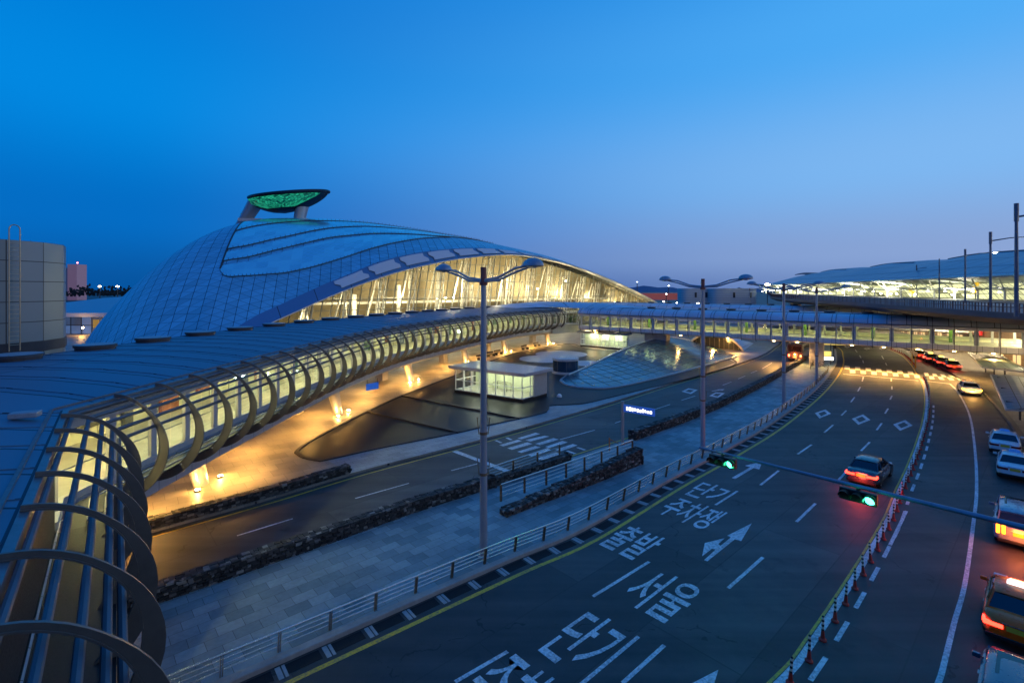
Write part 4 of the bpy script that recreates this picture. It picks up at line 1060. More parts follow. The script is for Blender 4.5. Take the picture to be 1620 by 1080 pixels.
# ventilation drum and pale discs in the pool
c = G(897, 593, ZP); c.y += 2
rt = thing('vent_drum', (c.x, c.y, ZP), 'round glass drum with pale rim standing in the pool', 'vent')
m = MB(); m.lathe([(2.05, ZP), (2.05, .5), (1.95, .5)], c*1-Z*c.z, 32); m.build('drum_base', M('drum_stone', (.5, .5, .5), rough=.5), rt)
m = MB(); m.lathe([(1.92, .5), (1.92, 2.1)], c-Z*c.z, 32, caps=False); m.build('glass_wall', M_lines('drum_glass', (.03, .07, .12), (.1, .12, .14), [(1, 0, 1.5, .05)], rough=.08, metal=.3, cell=(1.5, 9)), rt)
m = MB(); m.lathe([(2.0, 2.1), (2.0, 2.4), (1.7, 2.46), (.01, 2.52)], c-Z*c.z, 32); m.build('drum_top', M('drum_top', (.45, .46, .46), rough=.3, var=.2, scale=1), rt)
for px, r in (((888, 560.5), 5.0), ((862, 568), 4.6), ((930, 575), 3.0)):
    q = G(*px, ZP); o = MB(); o.lathe([(r, ZP), (r, ZP+.10), (r-.4, ZP+.16), (r*.5, ZP+.26), (.01, ZP+.3)], (q.x, q.y, 0), 40)
    tag(o.build('fountain_disc', M('fountain_stone', (.5, .52, .54), rough=.35, var=.2, scale=.6)), {5.0: 'broad pale stone disc farthest back in the pool', 4.6: 'pale stone disc behind the glass pavilion roof', 3.0: 'small pale stone disc half hidden by the round drum'}[r], 'fountain disc', 'pale discs in the pool')
q = G(885, 628, ZP); o = MB(); o.lathe([(.3, ZP), (.28, ZP+.2), (.15, ZP+.36), (.01, ZP+.4)], (q.x, q.y, 0), 14); tag(o.build('pool_lamp', M('lamp_dome', (.7, .72, .75), rough=.3)), 'small round white lamp dome alone in the dark pool', 'lamp')
# glass mound
mt = G(1030, 585, 0)
mound = thing('glass_mound', (mt.x, mt.y, ZP), 'low glass mound of blue panes rising out of the pool', 'glass roof')
fe = Path(smooth_pts([G(*p, ZP) for p in ((889, 603), (899, 609.5), (925, 614), (971, 613), (1035, 599), (1100, 582.5), (1164, 564))], .6))
be = Path(smooth_pts([G(*p, ZP) for p in ((889, 603), (893, 599), (905, 592), (940, 577), (985, 561), (1040, 550), (1105, 541))], .6))
hz = [(0, 0), (.06, .2), (.2, .8), (.45, 1.75), (.62, 2.4), (.72, 2.65), (.8, 2.1), (.9, 1.1), (1, .15)]
rows = []; uvs = []
for i in range(61):
    f = i/60; a = fe.pt(fe.L*f, 0, ZP+.2); b = be.pt(be.L*f, 0, ZP+.2); hgt = interp(hz, f)
    row = []
    for j in range(25):
        v = j/24; p = a.lerp(b, v); k = 1-(1-v/.8)**1.12 if v <= .8 else 1-((v-.8)/.2)**2
        row.append(p+Z*hgt*max(0, k))
    rows.append(row); uvs.append([(f*46, j/24*20*(.3+.7*min(1, f*3))) for j in range(25)])
m = MB(); m.grid(rows, uvs)
m.build('glass_shell', M_lines('mound_glass', (.05, .16, .22), (.012, .016, .02), [(1, .35, 2.1, .19), (0, 1, 1.9, .18)], rough=.22, metal=.6, cell=(2.1, 1.9), cellvar=.6, lrough=.5), mound, smooth=60)
m = MB(); m.grid([[p for p in rows[-1]], [v3(p, ZP) for p in rows[-1]]]); m.build('end_wall', M('mound_end', (.5, .4, .28), rough=.6), mound)
m = MB()
for P_ in (fe, be):
    s = 1 if P_ is fe else -1
    m.sweep(P_.frames(), [(0, ZP), (s*.35, ZP), (s*.35, ZP+.16), (s*.15, ZP+.24), (0, ZP+.24)])
m.build('kerb', M('mound_kerb', (.3, .34, .38), rough=.4, metal=.3), mound)
m = MB(); m.tube([r[19]+Z*.08 for r in rows[4:-3]], .1, 8); m.build('ridge_trim', M('ridge_steel', (.6, .62, .6), rough=.3, metal=.4), mound)
# the farther shell entrance beyond the footbridge
e0, e1 = G(1086, 549), G(1176, 556)
rt = thing('entrance_shell', (e0.x, e0.y, 0), 'dark arched entrance shell with a pale rim behind the glass mound', 'entrance')
ar = []; br2 = []
for i in range(25):
    f = i/24; p = e0.lerp(e1, f); hh = 3.4*math.sin(math.pi*f)**.8
    ar.append(v3(p, .15+hh)); br2.append(v3(p+V((9, 14, 0))*1., .15+hh*.25))
m = MB(); m.grid([ar, [a.lerp(b, .5)+Z*.5*math.sin(math.pi*i/24) for i, (a, b) in enumerate(zip(ar, br2))], br2], [[(i, j*6) for i in range(25)] for j in range(3)]); m.build('shell', shoulderM, rt)
m = MB(); m.tube([p+V((-.1, -.15, .05)) for p in ar], .25, 8); m.build('rim', M('rim_paint', (.7, .62, .5), rough=.5), rt)
m = MB(); m.grid([[p+V((.3, .5, -.1)) for p in ar], [v3(p+V((.3, .5, 0)), .15) for p in ar]], [[(i*.8, 0) for i in range(25)], [(i*.8, 3) for i in range(25)]]); m.build('glass_front', M_lines('entrance_glass', (.05, .05, .05), (.3, .26, .2), [(1, 0, 1.6, .12)], rough=.15, metal=.2), rt)
lamp('POINT', G(1130, 556)+Z*1.6, 900, AMBER, .2); lamp('POINT', G(1165, 560)+Z*1.4, 700, AMBER, .2)
# benches
def bench(px, label, ang):
    c = G(*px, ZP); rt = thing('bench', (c.x, c.y, ZP), label, 'bench', 'benches beside the pool')
    u = V((math.cos(ang), math.sin(ang), 0)); w_ = V((-u.y, u.x, 0))
    wood = M('dark_wood', (.04, .03, .022), rough=.5)
    for k in (-.22, 0, .22):
        m = MB() if k == -.22 else m; m.beam(c+u*-1.1+w_*k+Z*.45, c+u*1.1+w_*k+Z*.45, .19, .06)
    m.build('seat', wood, rt)
    m = MB(); m.beam(c+u*-1.1+w_*.34+Z*.78, c+u*1.1+w_*.34+Z*.78, .05, .3); m.build('backrest', wood, rt)
    for s in (-.9, .9):
        m = MB(); m.box(c+u*s+Z*.22, (.08, .6, .42), ang); m.build('leg', darksteel, rt)
for px, lb_ in (((762, 569), 'dark bench partly behind the nearest lamp post'), ((777, 564), 'dark bench in the middle of the near row'), ((789, 561), 'dark bench at the far end of the near row'), ((831, 553), 'dark bench nearest of the far pair'), ((850, 548), 'dark bench farthest along the pool edge')):
    bench(px, lb_, R_(58))
# blue sign hung under the walkway
q = G(589, 611, 2.4); rt = thing('hanging_sign', (q.x, q.y, 2.0), 'small blue lit sign hanging under the walkway', 'sign')
m = MB(); m.box(q, (1.5, .12, .7), .9); m.build('panel', M('blue_sign', (.02, .12, .5), rough=.4, emit=(.02, .12, .6), estr=.5), rt)
m = MB(); m.beam(q+V((-.4, -.5, .35)), q+V((-.4, -.5, .8)), .05, .05, V((1, 0, 0))); m.beam(q+V((.4, .5, .35)), q+V((.4, .5, .8)), .05, .05, V((1, 0, 0))); m.build('hanger', darksteel, rt)

# ================================================================== far left
c = V((-36, 33, 0)); Rt = 4.62
twM = M_lines('tower_panels', (.19, .25, .27), (.03, .04, .045), [(1, 0, 2.0735, .07), (0, 1, 1.32, .05)], rough=.42, metal=.25, cell=(2.0735, 1.32), cellvar=.06)
rt = thing('round_tower', c, 'round grey panelled stair tower rising behind the walkway roof', 'tower')
m = MB(); m.lathe([(Rt, 0), (Rt, 15.85), (Rt-.25, 15.85), (Rt-.25, 15.4), (.01, 15.4)], c, 14); m.build('wall', twM, rt, smooth=0)
m = MB(); m.lathe([(Rt+.05, 8.6), (Rt+.05, 9.25), (Rt, 9.25)], c, 14, caps=False); m.build('base_band', M('base_band', (.03, .035, .045), rough=.6), rt)
m = MB()
an = math.atan2(-c.y, -c.x)+R_(21)
for s in (-1, 1):
    a = an+s*.055; p = c+V((math.cos(a), math.sin(a), 0))*(Rt+.22)
    m.tube([p+Z*8.8, p+Z*16.5], .035, 8)
pa = [c+V((math.cos(an+s*.055), math.sin(an+s*.055), 0))*(Rt+.22)+Z*16.5 for s in (-1, 1)]; mid = (pa[0]+pa[1])/2
m.tube([mid+(pa[1]-mid)*math.cos(R_(k*15))+Z*.3*math.sin(R_(k*15)) for k in range(13)], .035, 8)
for k in range(24):
    m.tube([pa[0]*1-Z*(pa[0].z-9.2-.28*k), pa[1]*1-Z*(pa[1].z-9.2-.28*k)], .018, 6)
m.build('ladder', M('ladder_steel', (.5, .42, .3), rough=.35, metal=.7), rt)
# low hall with a blue roof
rt = thing('low_hall', (-110, 140, 0), 'low hall with a flat blue roof and pale eave beyond the round tower', 'hall')
P0, P1 = V((-150, 138, 0)), V((-70, 134, 0))
m = MB(); bk = V((-30, 160, 0))
m.grid([[P0+Z*6.2, P1+Z*6.2], [P0+bk*.35+Z*9.4, P1+bk*.35+Z*9.4], [P0+bk+Z*12.0, P1+bk+Z*12.0]], [[(0, 0), (80, 0)], [(0, 56), (80, 56)], [(0, 160), (80, 160)]]); m.build('roof', M_lines('hall_roof', (.26, .32, .4), (.18, .22, .28), [(1, 0, 4, .1)], rough=.4, metal=.4, cell=(4, 40), cellvar=.05), rt)
m = MB(); m.beam(P0+Z*5.7, P1+Z*5.7, .6, 1.1); m.build('eave', M('eave_white', (.7, .72, .75), rough=.5, var=.06), rt)
m = MB(); m.quad(P0+V((0, 3, 0)), P1+V((0, 3, 0)), P1+V((0, 3, 5.2)), P0+V((0, 3, 5.2)), [(0, 0), (80, 0), (80, 5), (0, 5)]); m.build('shop_front', M_lines('shop_front', (.08, .08, .09), (.02, .02, .02), [(1, 0, 3.1, .3), (0, 1, 2.4, .2)], rough=.3, metal=.1, cell=(3.1, 2.4), cellvar=.4, emit=(.12, .26, .6), estr=.9), rt)
for x in range(-112, -70, 7):
    m = MB(); m.box((x, 137, 2.6), (1.4, .7, 5.2)); m.build('column', M('ochre_column', (.5, .36, .12), rough=.6), rt)
for px in ((152, 508), (164, 508)):
    q = D(px[0], px[1]+4, 133); m = MB(); m.box(q, (1.5, .2, 2.2)); m.build('hoarding', M('orange_board', (.6, .35, .06), rough=.6, emit=(1, .5, .08), estr=.25), rt)
q = G(131, 531); pl = thing('plaza_lamp', (q.x, q.y, 0), 'glowing amber globe lamp on a thin post between tower and dome', 'lamp')
m = MB(); m.tube([q, q+Z*2.0], .05, 8); m.build('post', darksteel, pl)
m = MB(); m.lathe([(.01, -.25), (.2, -.12), (.26, .0), (.2, .14), (.01, .24)], q+Z*2.2, 14); m.build('globe', M_emit('globe_lamp', (1, .72, .3), 60), pl); lamp('POINT', q+Z*2.2+V((0, -.5, 0)), 900, AMBER, .25)
lamp('SPOT', (-92, 124, 5), 6000, AMBER, .3, (0, 0, 0), R_(150), .8)
def far_lamp(px, py, d, base_z, label, r=.8, e=30, col=(1, .85, .6), parts=True):
    q = D(px, py, d); rt = thing('street_lamp', (q.x, q.y, base_z), label, 'lamp')
    m = MB(); m.tube([V((q.x, q.y, base_z)), q], .12*d/150, 6); m.build('post', darksteel, rt)
    m = MB(); m.lathe([(.01, -r*.5), (r, 0), (.01, r*.5)], q, 10); m.build('lamp_head', M_emit('far_lamp_%d' % int(e), col, e), rt)
    return rt
far_lamp(158, 453, 330, 0, 'bright lamp post, first of two beyond the low hall roof', 1.0); far_lamp(186, 453, 340, 0, 'bright lamp post, second of two beyond the low hall roof', 1.0)
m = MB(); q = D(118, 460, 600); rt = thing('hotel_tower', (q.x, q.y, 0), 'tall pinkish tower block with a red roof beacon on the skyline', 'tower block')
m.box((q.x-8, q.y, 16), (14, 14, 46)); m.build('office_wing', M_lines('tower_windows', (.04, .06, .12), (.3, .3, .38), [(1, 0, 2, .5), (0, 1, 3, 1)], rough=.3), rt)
m = MB(); m.box((q.x+5, q.y-2, 18), (11, 14, 50)); m.build('stair_core', M('pink_glow_render', (.5, .33, .36), rough=.8, emit=(.5, .22, .28), estr=.12), rt)  # faint pink light put into the wall as emission
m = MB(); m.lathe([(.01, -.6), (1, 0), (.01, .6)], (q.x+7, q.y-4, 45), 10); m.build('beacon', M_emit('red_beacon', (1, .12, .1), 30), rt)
tl = MB(); random.seed(3)
for k in range(900):
    x = random.uniform(-520, -270); p = V((x, random.uniform(540, 600), abs(random.gauss(0, 4.5))+6)); s_ = random.uniform(1, 2.4)
    e1 = V((random.uniform(-1, 1), .2, random.uniform(-1, 1))).normalized()*s_; e2 = V((-e1.z, .1, e1.x))
    tl.quad(p-e1, p-e2, p+e1, p+e2)
tag(tl.build('distant_woods', M('distant_leaf', (.02, .03, .03), rough=.9), smooth=0, recalc=False), 'thin dark line of distant trees on the horizon', 'woods', kind='stuff')
hl = MB(); hr = []
for i in range(61):
    x = -200+2400*i/60; hr.append([V((x, 2600, -2)), V((x, 2700, 16+16*abs(math.sin(i*.33)*math.cos(i*.11+1))+4*math.sin(i*1.7)))])
hl.grid(hr); tag(hl.build('hills', M('hill', (.10, .16, .26), rough=1), smooth=40), 'low hills on the horizon, haze blue put into their colour', 'hill', kind='structure')  # blue of the far haze is put into the hill colour
# ================================================================== upper deck and terminal on the far side
DK = smooth_pts([(40, 12), (43.5, 28), (46.2, 44), (49.3, 56), (54.5, 72), (60.5, 92), (67, 117), (79, 150), (98, 187), (122, 235), (160, 310)], 1.)
DKP = Path(DK)
T0, T1 = V((178, 345, 0)), V((92, 40, 0))           # terminal front line
deck = thing('elevated_roadway', (54, 72, 0), 'curving elevated roadway with dark belly and picket railing in front of the terminal', 'viaduct')
deckM = M('deck_concrete', (.075, .085, .10), rough=.7, var=.2, scale=.3, bump=.2)
ZD = 10.3
m = MB(); fr = DKP.frames()
m.sweep(fr, [(0, ZD+.25), (.35, ZD+.25), (.35, ZD), (14, ZD), (14, ZD-.6), (10, ZD-.9), (4, ZD-1.25), (1.5, ZD-1.0), (.5, ZD-.6), (0, ZD-.35)])
m.build('girder', deckM, deck)
m = MB(); strip(m, offset(DK, 13.9), [T1+V((4, -30, 0)), T1+V((4, 0, 0)), T0+V((6, 0, 0))], ZD-.004, 80, .5); m.build('road_slab', M_asphalt('deck_asphalt', (.05, .05, .05), (.09, .09, .09)), deck)
m = MB()
t = 1.
while t < DKP.L-40:
    p, d = DKP.at(t); m.beam(p+V((d.y, -d.x, 0))*.15+Z*(ZD+.2), p+V((d.y, -d.x, 0))*.15+Z*(ZD+1.15), .06 if int(t/.5) % 4 else .12, .06, d); t += .5
for z_ in (1.15, .78): m.sweep(DKP.frames(0, DKP.L-40), [(.1, ZD+z_), (.2, ZD+z_), (.2, ZD+z_-.07), (.1, ZD+z_-.07)])
m.build('railing', M('red_glow_railing', (.10, .05, .05), rough=.5, metal=.3), deck)  # dark railing; red light from traffic is put into its colour
for y_ in (128, 160, 200):
    s_ = DKP.near((60, y_)); p = DKP.pt(s_, 7); m = MB(); m.tube([p, p+Z*(ZD-1)], .9, 14); m.build('pier', concM, deck)
def deck_lamp(px, y, label, h=10., arm=4.2):
    p = V(((px-CX)*y/F, y, ZD)); r = V((.95, -.3, 0)).normalized()
    rt = thing('road_lamp', p, label, 'street lamp', 'lit street lamps along the elevated roadway')
    m = MB(); m.tube([p, p+Z*h*.5, p+Z*(h-1.6)], [.17, .14, .12], 10); m.tube([p+Z*(h-1.6), p+Z*h], .17, 10); m.build('post', M('post_blue', (.14, .17, .22), rough=.45, metal=.4), rt)
    m = MB(); a = p+Z*(h-1.2); m.tube([a, a+r*arm*.5+Z*.35, a+r*arm+Z*.45], [.09, .07, .05], 8); m.build('arm', M('post_blue', (.14, .17, .22)), rt)
    m = MB(); q = a+r*(arm+.3)+Z*.45; m.box(q+Z*.05, (.9, .4, .12), math.atan2(r.y, r.x)); hd = m.build('lamp_head', M('lamp_housing', (.35, .37, .4), rough=.4), rt, bevel=.02)
    m = MB(); m.lathe([(.01, -.12), (.2, -.08), (.26, 0)], q, 12); m.build('bulb', M_emit('deck_bulb', (1, .96, .9), 60), hd)
    lamp('POINT', q-Z*.4, 250, (1, .85, .65), .2)
for px, y, lb_ in ((1608, 43.5, 'tall lit lamp post nearest at the edge of the view'), (1567, 65, 'lit lamp post second along the elevated roadway'), (1527, 92.6, 'lit lamp post third along the elevated roadway'), (1450, 152, 'lit lamp post fourth along the elevated roadway'), (1384, 235, 'small lit lamp post farthest along the elevated roadway')):
    deck_lamp(px, y, lb_)
for px, y, lb_ in ((1486, 121, 'bare slim post between third and fourth lit lamps of the elevated roadway'), (1417, 195, 'bare slim post between fourth and fifth lit lamps of the elevated roadway')):
    p = V(((px-CX)*y/F, y, ZD))
    m = MB(); m.tube([p, p+Z*8, p+Z*10], [.16, .13, .1], 8); o = tag(m.build('slim_post', M('post_blue', (.14, .17, .22))), lb_, 'post', 'bare posts on the elevated roadway')
# terminal
tm = thing('passenger_terminal', (T1+T0)/2, 'long terminal with a wavy blue roof above a bright slanted glass front', 'terminal')
TP = Path([T0, T1]); TL = TP.L       # right side of the path faces the road (west)
TP = Path([T1, T0])                   # left side faces the road
m = MB(); rows = []; uvs = []
for i in range(91):
    f = i/90; s_ = TL*f; k = min(1, (1-f)/.16); k = math.sin(k*math.pi/2)
    bump = 0
    for cpos in (.93, .76, .55, .36, .18): bump += 1.5*max(0, 1-abs(f-cpos)/.085)**.7
    row = []
    for o, z in ((6.5, 15.9), (4.5, 16.3), (0, 18.2), (-8, 20.6), (-18, 22.4), (-30, 23.2), (-45, 22.5), (-70, 17)):
        zz = 15.6+(z-15.6)*k*(1+.05*bump if o < -4 else 1)+(bump*.55 if o < -9 else 0)*k
        row.append(TP.pt(s_, -o, zz))
    rows.append(row); uvs.append([(s_, j*6.) for j in range(8)])
m.grid(rows, uvs); m.build('roof', M_lines('terminal_roof', (.05, .16, .28), (.06, .08, .1), [(1, 0, 8, .3), (0, 1, 6., .25)], rough=.4, metal=.5, cell=(8, 6), cellvar=.1), tm, smooth=60)
m = MB()
for cpos in (.93, .76, .55, .36, .18):
    rws = []
    for i in range(13):
        f = cpos-.06+.12*i/12; k = math.sin(math.pi*i/12); b_ = TP.pt(TL*f, 17, 22.9+0)
        rws.append([b_+Z*(-.4), b_+Z*(.1+.6*k), b_+V((8, 2, .1+.55*k)), b_+V((10, 2, -1))])
    m.grid(rws)
    m.build('roof_window', M('roof_window_dark', (.03, .05, .08), rough=.15, metal=.5), tm, smooth=60); m = MB()
m = MB(); m.sweep(TP.frames(), [(-6.6, 15.95), (-6.9, 15.6), (-6.4, 15.3), (-4, 15.6), (-4, 16.0)]); m.build('eave', M('terminal_eave', (.45, .52, .5), rough=.4), tm)
soff = M('terminal_soffit', (.6, .66, .58), rough=.5, var=.15, scale=.2)
m = MB(); m.sweep(TP.frames(), [(-6.3, 15.3), (2.2, 14.2), (2.2, 14.4), (-6.3, 15.5)]); m.build('soffit', soff, tm)
glt = M_lines('terminal_glass', (.08, .09, .08), (.05, .06, .06), [(1, 0, 2.0, .18), (0, 1, 1.6, .14)], rough=.12, metal=.1, cell=(6.0, 1.6), cellvar=.5, emit=(.75, .75, .38), estr=4.)
m = MB(); rows = [[TP.pt(TL*i/60, o, z) for i in range(61)] for o, z in ((2.0, 14.3), (4.5, 12.3), (6., ZD))]
m.grid(rows, [[(TL*i/60, j*2.4) for i in range(61)] for j in range(3)]); m.build('glass_front', glt, tm, smooth=0)
for i in range(34):
    f = (i+.5)/34
    p = TP.pt(TL*f, -3.0, ZD); 
    m = MB(); m.tube([p, TP.pt(TL*f, -3.0, 13.0)], .22, 8); m.tube([TP.pt(TL*f, -3, 12.4), TP.pt(TL*f-2.6, -5.6, 15.4)], .13, 6); m.tube([TP.pt(TL*f, -3, 12.4), TP.pt(TL*f+2.6, -5.6, 15.4)], .13, 6); m.tube([TP.pt(TL*f, -3, 12.4), TP.pt(TL*f, 1.5, 14.3)], .13, 6)
    m.build('branching_column', mastM, tm)
for i in range(30):
    f = (i+.3)/30; m = MB(); p = TP.pt(TL*f, -4.0, 0)
    a, b = TP.pt(TL*f-2.6, -6, 13.2), TP.pt(TL*f+2.6, -6, 13.2); c_, d_ = TP.pt(TL*f+2.6, 1.5, 12.6), TP.pt(TL*f-2.6, 1.5, 12.6)
    m.add([a, b, c_, d_, a-Z*.15, b-Z*.15, c_-Z*.15, d_-Z*.15], [(0, 1, 2, 3), (7, 6, 5, 4), (0, 4, 5, 1), (1, 5, 6, 2), (2, 6, 7, 3), (3, 7, 4, 0)])
    m.build('canopy', M('canopy_sheet', (.3, .36, .36), rough=.3, metal=.3), tm, smooth=0)
random.seed(11)
for i in range(46):
    f = (i+random.uniform(.2, .8))/46; p = TP.pt(TL*f, random.choice((-4.5, -3.4, -1.8)), random.choice((12.1, 12.3, 11.4)))
    m = MB(); m.lathe([(.01, -.2), (.26, -.08), (.3, 0), (.01, .15)], p, 8); m.build('canopy_lamp', M_emit('canopy_lamp', (1, .93, .75), 34), tm)
for i in range(9):
    lamp('AREA', TP.pt(TL*(i+.5)/9, -2.5, 12.0), 2600, (1, .95, .7), 6., (R_(180), 0, 0)); lamp('AREA', TP.pt(TL*(i+.5)/9, -4.5, 12.4), 900, (1, .9, .65), 5., (0, 0, 0))
for px, d_, lb_ in (((1365, 463), 205, 'small yellow lit gate sign farthest along the terminal kerb'), ((1443, 462), 160, 'yellow lit gate sign in the middle of the terminal kerb'), ((1543, 460), 122, 'yellow lit gate sign nearest on the terminal kerb')):
    q = D(*px, d_); rt = thing('gate_sign', (q.x, q.y, ZD), lb_, 'sign', 'yellow gate signs on the terminal kerb')
    m = MB(); m.tube([V((q.x, q.y, ZD)), q], .12, 8); m.build('post', darksteel, rt)
    for dz, dx in ((1.6, .4), (.6, -.5), (-.1, .3)):
        m = MB(); m.box(q+V((dx, 0, dz)), (1.1, .4, .8), .4); m.build('panel', M('yellow_sign', (.6, .4, .04), rough=.4, emit=(1, .55, .02), estr=.8), rt, bevel=.05)
# ground floor under the deck
gf = MB(); GA, GB = V((118, 152, 0)), V((62, 36, 0)); gd = (GB-GA).normalized(); gn = V((gd.y, -gd.x, 0)); gn = gn if gn.x < 0 else -gn
lowr = thing('arrivals_front', (GA+GB)/2, 'brown arrivals frontage with warm lit doors beneath the elevated roadway', 'frontage')
gf.quad(GA, GB, GB+Z*8.8, GA+Z*8.8, [(0, 0), (130, 0), (130, 8.8), (0, 8.8)]); gf.build('wall', M_lines('brown_cladding', (.28, .17, .09), (.1, .06, .03), [(1, 0, 1.5, .04), (0, 1, 1.2, .04)], rough=.5, cell=(1.5, 1.2), cellvar=.15), lowr)
L_ = (GB-GA).length; k = 3.
while k < L_-3:
    p = GA+gd*k+gn*.06; m = MB(); m.box(p+Z*1.75, (2.6, .08, 3.0), math.atan2(gd.y, gd.x)); m.build('lit_door', M('lit_door_glass', (.5, .4, .25), rough=.2, emit=(1, .62, .28), estr=.75), lowr)
    m = MB(); m.box(p+gn*.05+Z*1.75, (.1, .1, 3.0), math.atan2(gd.y, gd.x)); m.box(p+gn*.05+Z*3.3, (2.8, .12, .14), math.atan2(gd.y, gd.x)); m.build('door_frame', darksteel, lowr); k += 6.2
m = MB(); p = GA+gd*62+gn*.4+Z*4.4; m.box(p, (5.0, .3, .9), math.atan2(gd.y, gd.x)); m.build('red_sign', M('red_sign', (.5, .02, .02), rough=.4, emit=(1, .04, .03), estr=.7), lowr)
k = 8.
while k < L_:
    p = GA+gd*k+gn*5+Z*7.4; m = MB(); m.box(p, (1.6, .3, .08), math.atan2(gd.y, gd.x)); m.build('ceiling_lamp', M_emit('arrivals_lamp', (1, .8, .5), 14), lowr); lamp('AREA', p-Z*.1, 1300, (1, .72, .4), 1.5, (0, 0, 0)); k += 11
# taxi shelters
def shelter(c4, z, label):
    P4 = [V((p.x, p.y, z)) for p in c4]; ctr = sum(P4, V((0, 0, 0)))/4
    rt = thing('taxi_shelter', (ctr.x, ctr.y, .16), label, 'shelter', 'taxi shelters on the forecourt')
    m = MB(); a, b, c_, d_ = P4; n = 6
    rows = [[a.lerp(b, i/12).lerp(d_.lerp(c_, i/12), j/n)+Z*.25*math.cos((j/n-.5)*math.pi) for i in range(13)] for j in range(n+1)]
    Lx, Ly = (b-a).length, (d_-a).length
    m.grid(rows, [[(Lx*i/12, Ly*j/n) for i in range(13)] for j in range(n+1)]); m.grid([[p-Z*.06 for p in r] for r in rows])
    m.build('roof', M_lines('shelter_roof', (.17, .23, .24), (.04, .05, .05), [(1, 0, 1.6, .08), (0, 1, 1.1, .07)], rough=.45, metal=.1, cell=(1.6, 1.1), cellvar=.12), rt, smooth=0)
    m = MB()
    for r0, r1 in ((a, b), (b, c_), (c_, d_), (d_, a)): m.beam(r0+Z*.02, r1+Z*.02, .12, .16)
    m.build('edge_beam', M('shelter_beam', (.5, .5, .46), rough=.4, metal=.3), rt)
    for f in (.12, .5, .88):
        q = a.lerp(b, f).lerp(d_.lerp(c_, f), .55); m = MB(); m.tube([V((q.x, q.y, .16)), q+Z*.2], .09, 8); m.build('post', darksteel, rt)
        m = MB(); m.beam(q+(a-d_)*.4+Z*.12, q+(d_-a)*.35+Z*.12, .08, .1); m.build('bracket', darksteel, rt)
z_ = 2.9
shelter([G(1530, 557, z_), G(1554, 581, z_), G(1632, 590, z_), G(1576, 558, z_)], z_, 'taxi shelter with sloping dark glass roof beside the zebra crossing')
shelter([G(1567, 593, z_), G(1592, 648, z_), G(1662, 652, z_), G(1632, 600, z_)], z_, 'taxi shelter with sloping dark glass roof beside the parked white cabs')
# grey plant rooms and a far deck with red traffic glow painted in
for px0, px1, d_, lb_ in ((1079, 1127, 214, 'smaller grey plant building with two slit windows far behind the footbridge'), (1128, 1202, 208, 'larger grey plant building with two slit windows far behind the footbridge')):
    a, b = D(px0, 482, d_), D(px1, 482, d_); rt = thing('plant_building', ((a.x+b.x)/2, d_+5, 0), lb_, 'building')
    wdt = b.x-a.x; m = MB(); rows = []
    for i in range(21):
        ang = math.pi*i/20; rows.append(V(((a.x+b.x)/2-math.copysign(abs(math.cos(ang))**.45, math.cos(ang))*wdt/2, d_+6-math.sin(ang)**.5*6, 0)))
    m.grid([rows, [p+Z*13.2 for p in rows]], [[(i*wdt/16, 0) for i in range(21)], [(i*wdt/16, 13) for i in range(21)]]); m.add([p+Z*13.2 for p in rows], [tuple(range(21))])
    m.build('wall', M_lines('plant_cladding', (.5, .54, .56), (.2, .23, .25), [(0, 1, 1.0, .08)], rough=.5, metal=.2, cell=(50, 1), cellvar=.05), rt, smooth=40)
    for f in (.45, .8):
        m = MB(); m.box((a.x+wdt*f, d_-.05, 10.4), (.9, .2, 2.2)); m.build('window', M('slit_window', (.02, .03, .05), rough=.2), rt)
m = MB(); m.box((75, 300, 8.5), (70, 8, 4)); o = tag(m.build('distant_viaduct', M('red_glow_concrete', (.4, .16, .13), rough=.8, emit=(.6, .12, .08), estr=.22)), 'low reddish viaduct with traffic glow painted in, far behind the dome tip', 'viaduct')  # red traffic glow put into the concrete's colour and emission
for px, py, d_, lb_, e, col in ((1214, 450, 260, 'dazzling orange floodlight at the end of the terminal', 60, (1, .6, .35)), (1050, 477, 250, 'small white lamp far left of the plant buildings', 20, (1, .9, .8)), (1104, 480, 190, 'small white lamp at the foot of the plant buildings', 30, (1, .95, .9)), (1054, 465, 280, 'orange lamp on the reddish viaduct', 20, (1, .5, .2)), (1071, 479, 250, 'white lamp beside the smaller plant building', 24, (1, .9, .8)), (1058, 452, 300, 'lamp post before the blue hills', 16, (.8, .9, 1)), (1008, 446, 300, 'tiny lamp post beyond the arch end', 8, (.7, .85, 1))):
    far_lamp(px, py, d_, 0, lb_, .55 if e < 50 else 1.3, e, col)

